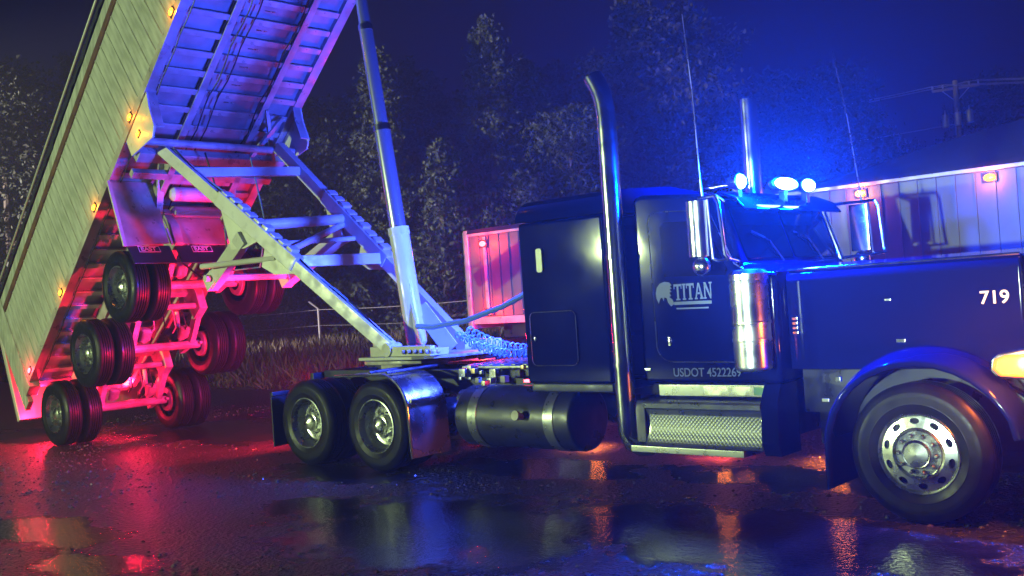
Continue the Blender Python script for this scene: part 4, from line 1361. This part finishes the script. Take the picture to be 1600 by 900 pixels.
for i in range(nx + 1):
    x = -9.45 + (xe + 9.55) * i / nx
    h = 0.10 * math.sin(i * 0.8) * 0.3
    lift = max(0.0, min(1.0, (x + 3.3) / 3.4))
    for (y, z) in ((FY - 0.06, 3.03), (FY - 0.05, 3.10), (FY + 0.15, 3.08 + 0.58 * lift + h * 0.4), (FY + 0.7, 3.11 + 0.63 * lift + h), (FY + 1.25, 3.12 + 0.64 * lift + h), (FY + 1.9, 3.10 + 0.56 * lift + h), (FY + 2.5, 3.05)):
        vv.append((x, y, z))
for i in range(nx):
    for k in range(6):
        ff.append((i * 7 + k, (i + 1) * 7 + k, (i + 1) * 7 + k + 1, i * 7 + k + 1))
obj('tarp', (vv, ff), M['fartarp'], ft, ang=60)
fside = lambda x, y, z: Vector((x, FY - y, z))
for xm in (-2.40, -0.85, 0.7, -5.2):
    marker(ft, fside, xm, 0.036, 2.90, M['amber_lens'], (1.0, 0.20, 0.0), 18.0, 0.10, sc=1.5)
for (xm, zm) in ((-9.0, 2.84), (-8.95, 1.68)):
    marker(ft, fside, xm, 0.06, zm, M['red_lens'], (1.0, 0.022, 0.004), 60.0, 0.22, sc=1.7)
for xm in (-6.5, -4.2, -2.0, 0.2, 1.6):
    marker(ft, fside, xm, 0.042, 1.54, M['red_lens'] if xm < -6 else M['amber_lens'], (1.0, 0.20, 0.03), 6.0, 0.16, sc=1.2)
for (xw) in (-8.75, -7.45):
    wheel(ft, wheel_m((xw, FY - 0.02, 0.525)))
    wheel(ft, wheel_m((xw, FY + 2.46, 0.525), True))
wheel(ft, wheel_m((1.2, FY - 0.02, 0.525)))
ap = [(-8.75 + 0.62 * math.cos(R(180 - 12 * k)), 0.53 + 0.62 * math.sin(R(180 - 12 * k))) for k in range(16)]
obj('wheel_guard', J(*[beam((a[0], FY + 0.3, a[1]), (b[0], FY + 0.3, b[1]), 0.66, 0.012, up=(0.3, 0, 1)) for a, b in zip(ap[2:13], ap[3:14])]), M['black'], ft)
obj('axle', J(tube([(-8.75, FY + 0.3, 0.525), (-8.75, FY + 2.1, 0.525)], 0.07, 12), tube([(-7.45, FY + 0.3, 0.525), (-7.45, FY + 2.1, 0.525)], 0.07, 12)), M['black'], ft)
obj('chassis_rail', J(bbox(-9.4, xe, FY + 0.75, FY + 0.85, 1.2, 1.475, 0.01), bbox(-9.4, xe, FY + 1.6, FY + 1.7, 1.2, 1.475, 0.01)), M['black'], ft)
obj('landing_leg', J(bbox(-0.6, -0.48, FY + 0.3, FY + 0.42, 0.0, 1.475, 0.01), bbox(-0.7, -0.38, FY + 0.2, FY + 0.52, 0.0, 0.04, 0.01)), M['grimy'], ft)
tbx = obj('tail_bar', bbox(-9.72, -9.60, FY + 0.1, FY + 2.4, 1.0, 1.15, 0.01), M['frame'], ft)
obj('tail_light', ellipsoid((-9.2, FY - 0.07, 1.16), 0.09, 0.03, 0.05), M['red_lens'], ft)
lamp("deck_red_glow", 'POINT', (-8.5, FY - 0.35, 1.25), 30, RED, size=0.05, parent=ft)

# ================================================================== fence, power pole, wires
def fence_at(x):
    return 21.6 + 0.05 * (x + 35.7)


fence = thing('wire_fence', 'sagging wire fence on thin steel posts along the grass edge', 'fence', (-35.7, 21.6, 0))
for i, x in enumerate((-59.5, -47.6, -35.7, -23.8, -11.9, 0.0)):
    y = fence_at(x)
    obj('fence_post', J(tube([(x, y, 0.1), (x, y, 2.02)], 0.06, 8), tube([(x, y, 2.02), (x - 0.35, y - 0.25, 2.38)], 0.04, 6)), M['fencesteel'], fence)
for z, wr in ((1.98, 0.012), (1.25, 0.006)):
    pts = []
    for i in range(61):
        x = -62 + 64 * i / 60
        ph = ((x + 59.5) / 11.9) % 1
        pts.append((x, fence_at(x) - 0.05, z - 0.10 * 4 * ph * (1 - ph)))
    obj('fence_wire', tube(pts, wr, 5), M['fencesteel'], fence)

pole = thing('power_pole', 'wooden power pole with crossarm and transformers rising beyond the parked trailer', 'power pole', (-19.1, 60.0, 0))
PX, PY = -19.1, 60.0
obj('shaft', tube([(PX, PY, 0), (PX, PY, 13.75)], [0.24, 0.16], 12), M['pole'], pole)
ca = obj('crossarm', beam((PX - 1.15, PY - 0.9, 13.15), (PX + 1.15, PY + 0.9, 13.35), 0.13, 0.16), M['pole'], pole)
pins = []
for t in (-1.0, -0.55, 0.6, 1.0):
    p = (PX + 1.12 * t, PY + 0.88 * t, 13.35 + 0.1 * t)
    obj('insulator', TF(lathe([(0.03, 0), (0.07, 0.05), (0.04, 0.09), (0.08, 0.14), (0.05, 0.2), (0.01, 0.24)], 10, 'z'), lambda a, b, c, p=p: (a + p[0], b + p[1], c + p[2])), M['galv'], ca)
    pins.append(p)
for (dx, dy, dz) in ((-0.60, -0.45, 11.2), (0.12, -0.35, 11.25), (0.62, 0.35, 11.4)):
    tr = obj('transformer', TF(lathe([(0.0005, -0.4), (0.2, -0.4), (0.22, -0.36), (0.22, 0.35), (0.18, 0.42), (0.0005, 0.44)], 16, 'z'), lambda a, b, c: (a + PX + dx, b + PY + dy, c + dz)), M['galv'], pole)
    obj('bushing', tube([(PX + dx, PY + dy, dz + 0.42), (PX + dx, PY + dy, dz + 0.7)], [0.05, 0.03], 8), M['galv'], tr)
obj('crossarm_brace', J(beam((PX - 0.7, PY - 0.55, 13.18), (PX, PY, 12.4), 0.04, 0.06), beam((PX + 0.7, PY + 0.55, 13.3), (PX, PY, 12.4), 0.04, 0.06)), M['galv'], pole)


def sag(a, b, s, n=40):
    a, b = Vector(a), Vector(b)
    return [tuple(a.lerp(b, i / n) + Vector((0, 0, -s * 4 * (i / n) * (1 - i / n)))) for i in range(n + 1)]


wl_ = thing('power_lines', 'thin power lines strung across the dark sky from the wooden pole', 'power line', (PX, PY, 13.4))
for i, p in enumerate(pins):
    a = (p[0], p[1], p[2] + 0.24)
    obj('wire', tube(sag(a, (-82 + i * 0.5, 38 + 0.7 * i, 13.6 + 0.1 * i), 1.5), 0.022, 5), M['wire'], wl_)
    obj('wire', tube(sag(a, (48 + i, 96 + i, 13.2), 1.5), 0.022, 5), M['wire'], wl_)
obj('wire', tube(sag((PX, PY, 11.0), (-82, 38, 10.6), 1.0), 0.028, 5), M['wire'], wl_)

# ================================================================== trees
def crown_mesh(name, seed, h, rad, base, mat_, shape, nleaf=6500, size=0.115):
    rs = np.random.RandomState(seed)
    ncl = 260 if shape == 'whorl' else 130
    cl = []
    while len(cl) < ncl:
        t = rs.rand()
        if shape == 'whorl':
            lev = rs.randint(0, 17)
            t = min(0.99, (lev + 0.12 * rs.randn()) / 17.0)
            t = max(0.0, t)
            rr = rad * (1 - t) ** 0.95 * (0.9 + 0.25 * math.sin(lev * 2.3 + seed)) + 0.15
            a = (rs.randint(0, 7) + 0.18 * rs.randn()) * 2 * PI / 7 + lev * 1.1
            fq = 0.2 + 0.8 * rs.rand() ** 0.7
            cl.append((rr * fq * math.cos(a), rr * fq * math.sin(a), base + t * (h - base) - 0.22 * rr * fq, 0.22 + 0.22 * rs.rand()))
            continue
        if shape == 'cone':
            rr = rad * (1 - t) ** 0.75 * (0.35 + 0.65 * min(1, (t + 0.05) * 5))
        else:
            rr = rad * math.sqrt(max(0.02, 1 - (2 * t - 0.85) ** 2 / 1.35))
        a = rs.rand() * 2 * PI
        q = rr * (0.35 + 0.65 * math.sqrt(rs.rand()))
        lobes = 1 + 0.22 * math.sin(3 * a + seed) + 0.15 * math.sin(7 * t * 3 + 2 * a)
        cl.append((q * lobes * math.cos(a), q * lobes * math.sin(a), base + t * (h - base), 0.35 + 0.5 * rs.rand()))
    # a few tip clumps
    for i in range(5):
        cl.append((0.15 * rs.randn(), 0.15 * rs.randn(), h - 0.25 * i * (h / 14), 0.22))
    cl = np.array(cl)
    idx = rs.randint(0, len(cl), nleaf)
    c = cl[idx, :3] + rs.randn(nleaf, 3) * cl[idx, 3:4] * np.array([0.75, 0.75, 0.55]) * (rad / 2.6) ** 0.5
    u = rs.randn(nleaf, 3)
    u /= np.linalg.norm(u, axis=1, keepdims=True)
    w = rs.randn(nleaf, 3)
    w -= u * (w * u).sum(1, keepdims=True)
    w /= np.linalg.norm(w, axis=1, keepdims=True)
    s = size * (0.6 + 0.8 * rs.rand(nleaf, 1))
    v = np.stack([c - u * s, c + w * s * 0.55, c + u * s, c - w * s * 0.55], 1).reshape(-1, 3)
    me = bpy.data.meshes.new(name)
    f = np.arange(nleaf * 4).reshape(-1, 4)
    me.from_pydata(v.tolist(), [], f.tolist())
    me.materials.append(mat_)
    return me, cl


def trunk_mesh(h, cl, seed):
    rs = np.random.RandomState(seed)
    gs = [tube([(0, 0, -0.2), (0.05, 0.02, h * 0.35), (-0.04, 0.05, h * 0.7), (0, 0, h * 0.96)], [0.28, 0.2, 0.12, 0.03], 8)]
    for i in rs.choice(len(cl), 26, replace=False):
        x, y, z, _ = cl[i]
        z0 = max(1.0, z - 0.6 - 0.35 * math.hypot(x, y))
        gs.append(tube([(0, 0, z0), (x * 0.5, y * 0.5, (z + z0) / 2 + 0.05), (x, y, z)], [0.07, 0.045, 0.015], 5))
    return mkmesh('trunk', J(*gs), M['bark'])


KINDS = []
for (sd, h, rad, base, mm, shp, nl) in ((1, 15.0, 3.1, 1.0, 'leaf', 'whorl', 30000), (2, 13.0, 3.4, 1.0, 'leaf', 'round', 28000), (3, 16.5, 3.3, 1.2, 'leaf2', 'whorl', 30000),
                                        (4, 9.0, 2.4, 0.6, 'leaf', 'whorl', 12000), (5, 14.0, 3.8, 1.2, 'leaf2', 'round', 28000), (6, 6.0, 2.6, 0.2, 'leaf2', 'round', 8000)):
    me, cl = crown_mesh('crown', sd, h, rad, base, M[mm], shp, nl)
    KINDS.append((me, trunk_mesh(h, cl, sd), h))


def ray_pt(px, depth):
    """ground position straight ahead along picture column px at a given distance (used only to lay out the wood)"""
    lat = (px - 800) / 1597.4 * depth
    return CAM[0] + fwd.x * depth + right.x * lat, CAM[1] + fwd.y * depth + right.y * lat


TREES = [
    # picture column, distance, kind, height, label
    (20, 44, 4, 13.0, 'dark broad tree at the far left edge behind the tipped trailer'),
    (135, 52, 2, 15.5, 'tall dark tree showing left of the tipped trailer top rail'),
    (300, 56, 1, 13.0, 'bushy tree hidden low behind the raised trailer axles'),
    (420, 54, 4, 12.5, 'broad dark tree right beside the hoist hinge arms'),
    (505, 52, 1, 12.0, 'rounded tree between the tipped body and the hoist cylinder'),
    (610, 50, 0, 14.2, 'pale-leaved pointed tree immediately right of the hoist cylinder'),
    (655, 58, 2, 15.6, 'dim tall tree standing behind the gap right of the hoist cylinder'),
    (700, 47, 3, 9.0, 'short pointed tree with light leaves above the red-lit trailer end'),
    (785, 53, 0, 16.2, 'tallest pale pointed tree, near the top centre of the picture'),
    (850, 56, 0, 14.6, 'pointed tree just left of the tall chrome exhaust stack'),
    (740, 60, 4, 13.5, 'dark wide tree filling the wood between two pointed trees'),
    (905, 52, 1, 11.0, 'rounded pale tree partly behind the near exhaust stack'),
    (965, 62, 4, 15.5, 'hazy blue tree directly behind the near exhaust stack tip'),
    (1020, 58, 2, 19.5, 'very tall hazy tree reaching the top edge beside the thin antenna'),
    (1085, 60, 5, 17.5, 'tall hazy tree seen behind the near antenna'),
    (1230, 66, 4, 14.6, 'hazy blue tree above the blue roof lamps'),
    (1310, 68, 1, 15.2, 'rounded hazy tree behind the far antenna'),
    (1390, 74, 5, 11.5, 'low hazy tree peeking over the parked trailer tarp'),
    (1580, 76, 4, 15.5, 'dark treetop at the right edge beyond the power pole'),
    (1660, 70, 1, 15.0, 'dark tree cut off by the right edge of the picture'),
    (540, 64, 4, 14.0, 'dark tree deep in the wood seen past the hoist cylinder foot'),
    (620, 66, 1, 15.5, 'dark round tree deep in the wood over the red-lit trailer end'),
    (695, 68, 2, 17.0, 'dim pointed tree deep in the wood left of the tallest pale tree'),
    (820, 66, 4, 16.5, 'dark broad tree deep in the wood right of the tallest pale tree'),
    (885, 70, 2, 17.5, 'dim pointed tree deep in the wood just left of the near exhaust stack'),
    (465, 66, 2, 15.5, 'dim pointed tree deep in the wood under the tipped body corner'),
    (75, 62, 4, 15.0, 'dark tree deep in the wood at the left edge of the picture'),
    (560, 53, 5, 5.5, 'low dark bush at the foot of the wood behind the thin fence post'),
    (660, 54, 5, 5.0, 'low bush behind the hoist cylinder base'),
    (430, 53, 5, 5.0, 'low bush behind the raised right wheels of the tipped trailer'),
    (230, 54, 5, 6.0, 'low bush behind the raised left wheels of the tipped trailer'),
]
for i, (px, dist, kd, h, lab) in enumerate(TREES):
    if kd == 5 and h > 9:
        kd = 4
    me, tme, h0 = KINDS[kd]
    x, y = ray_pt(px, dist)
    bush = h < 7
    t = thing('bush' if bush else 'tree', lab, 'bush' if bush else 'tree', (x, y, 0.2), 'low bushes at the foot of the wood' if bush else 'trees of the wood behind the yard')
    s = h / h0
    mt = Matrix.Rotation(i * 2.1, 4, 'Z') @ Matrix.Diagonal((s * (0.92 + 0.16 * rng.random()), s * (0.92 + 0.16 * rng.random()), s, 1))
    link('trunk', tme, t, mt)
    link('crown', me, t, mt)

# ================================================================== grass on the verge
def grass_patch():
    n = 26000
    x = nrs.uniform(-46, -8, n)
    e = np.array([verge_edge(a) for a in x])
    y = e + 0.1 + np.abs(nrs.rand(n)) ** 1.3 * (26 - e)
    dens = np.sin(x * 0.9) + np.sin(y * 1.3 + x * 0.4) + np.sin(x * 2.3 - y * 1.1)
    keep = dens + nrs.randn(n) * 1.2 > -0.8
    x, y = x[keep], y[keep]
    e = e[keep]
    n = len(x)
    h = nrs.uniform(0.18, 0.62, n) * np.clip(0.35 + (y - e) / 2.5, 0.35, 1.15)
    w = nrs.uniform(0.012, 0.030, n)
    a = nrs.uniform(0, 2 * PI, n)
    lx, lyy = nrs.randn(n) * 0.14, nrs.randn(n) * 0.14
    z0 = np.clip((y - e) * 0.05, 0.0, 0.25)
    v = np.empty((n, 4, 3))
    v[:, 0] = np.stack([x - w * np.cos(a), y - w * np.sin(a), z0], 1)
    v[:, 1] = np.stack([x + w * np.cos(a), y + w * np.sin(a), z0], 1)
    v[:, 2] = np.stack([x + lx * 0.4 + w * 0.7 * np.cos(a), y + lyy * 0.4 + w * 0.7 * np.sin(a), z0 + h * 0.6], 1)
    v[:, 3] = np.stack([x + lx, y + lyy, z0 + h], 1)
    base = np.arange(n) * 4
    f = np.concatenate([np.stack([base, base + 1, base + 2], 1), np.stack([base, base + 2, base + 3], 1)])
    me = bpy.data.meshes.new('grass')
    me.from_pydata(v.reshape(-1, 3).tolist(), [], f.tolist())
    me.materials.append(M['grass'])
    return kind(link('grass', me), 'stuff')


grass_patch()

# ================================================================== loose gravel on the yard
def gravel():
    n = 26000
    x = nrs.uniform(-17, 3.5, n)
    y = nrs.uniform(-6.2, 5.0, n)
    keep = (np.sin(x * 0.8 + y) + np.sin(y * 1.7 - x * 0.5) + nrs.randn(n) * 0.8) > -0.4
    for (cx, cy, rx, ry) in HOLLOWS:
        keep &= ((x - cx) / rx) ** 2 + ((y - cy) / ry) ** 2 > 0.55 + 0.3 * nrs.rand(n)
    x, y = x[keep], y[keep]
    n = len(x)
    r = 0.006 + 0.020 * nrs.rand(n) ** 2.4
    base = np.array([(1, 0, 0.15), (0.3, 0.9, 0.1), (-0.8, 0.6, 0.2), (-0.8, -0.6, 0.1), (0.35, -0.9, 0.2), (0.15, 0.1, 0.85), (0, 0, -0.3)])
    a = nrs.uniform(0, 2 * PI, n)
    v = np.empty((n, 7, 3))
    for i in range(7):
        jx = base[i, 0] + nrs.randn(n) * 0.16
        jy = base[i, 1] + nrs.randn(n) * 0.16
        jz = base[i, 2] + nrs.randn(n) * 0.10
        v[:, i] = np.stack([x + r * (jx * np.cos(a) - jy * np.sin(a)), y + r * (jx * np.sin(a) + jy * np.cos(a)), r * jz * 0.9 + 0.001], 1)
    b = np.arange(n) * 7
    fs = []
    for i in range(5):
        j = (i + 1) % 5
        fs.append(np.stack([b + i, b + j, b + 5], 1))
        fs.append(np.stack([b + j, b + i, b + 6], 1))
    me = bpy.data.meshes.new('gravel')
    me.from_pydata(v.reshape(-1, 3).tolist(), [], np.concatenate(fs).tolist())
    me.materials.append(M['stone'])
    return kind(link('gravel', me), 'stuff')


gravel()

# ================================================================== night mist lit by the lamps
HAZE = True
if HAZE:
    hm = bpy.data.materials.new('rain_mist')
    hm.use_nodes = True
    nt = hm.node_tree
    nt.nodes.clear()
    o = nt.nodes.new('ShaderNodeOutputMaterial')
    pv = nt.nodes.new('ShaderNodeVolumePrincipled')
    pv.inputs['Color'].default_value = (0.85, 0.88, 1.0, 1)
    pv.inputs['Density'].default_value = 0.0025
    pv.inputs['Anisotropy'].default_value = 0.55
    nt.links.new(pv.outputs[0], o.inputs['Volume'])
    hz = link('haze', mkmesh('haze', box(-261, 161, -121, 301, -1.0, 22.0), hm, smooth=False))
    kind(hz, 'stuff')
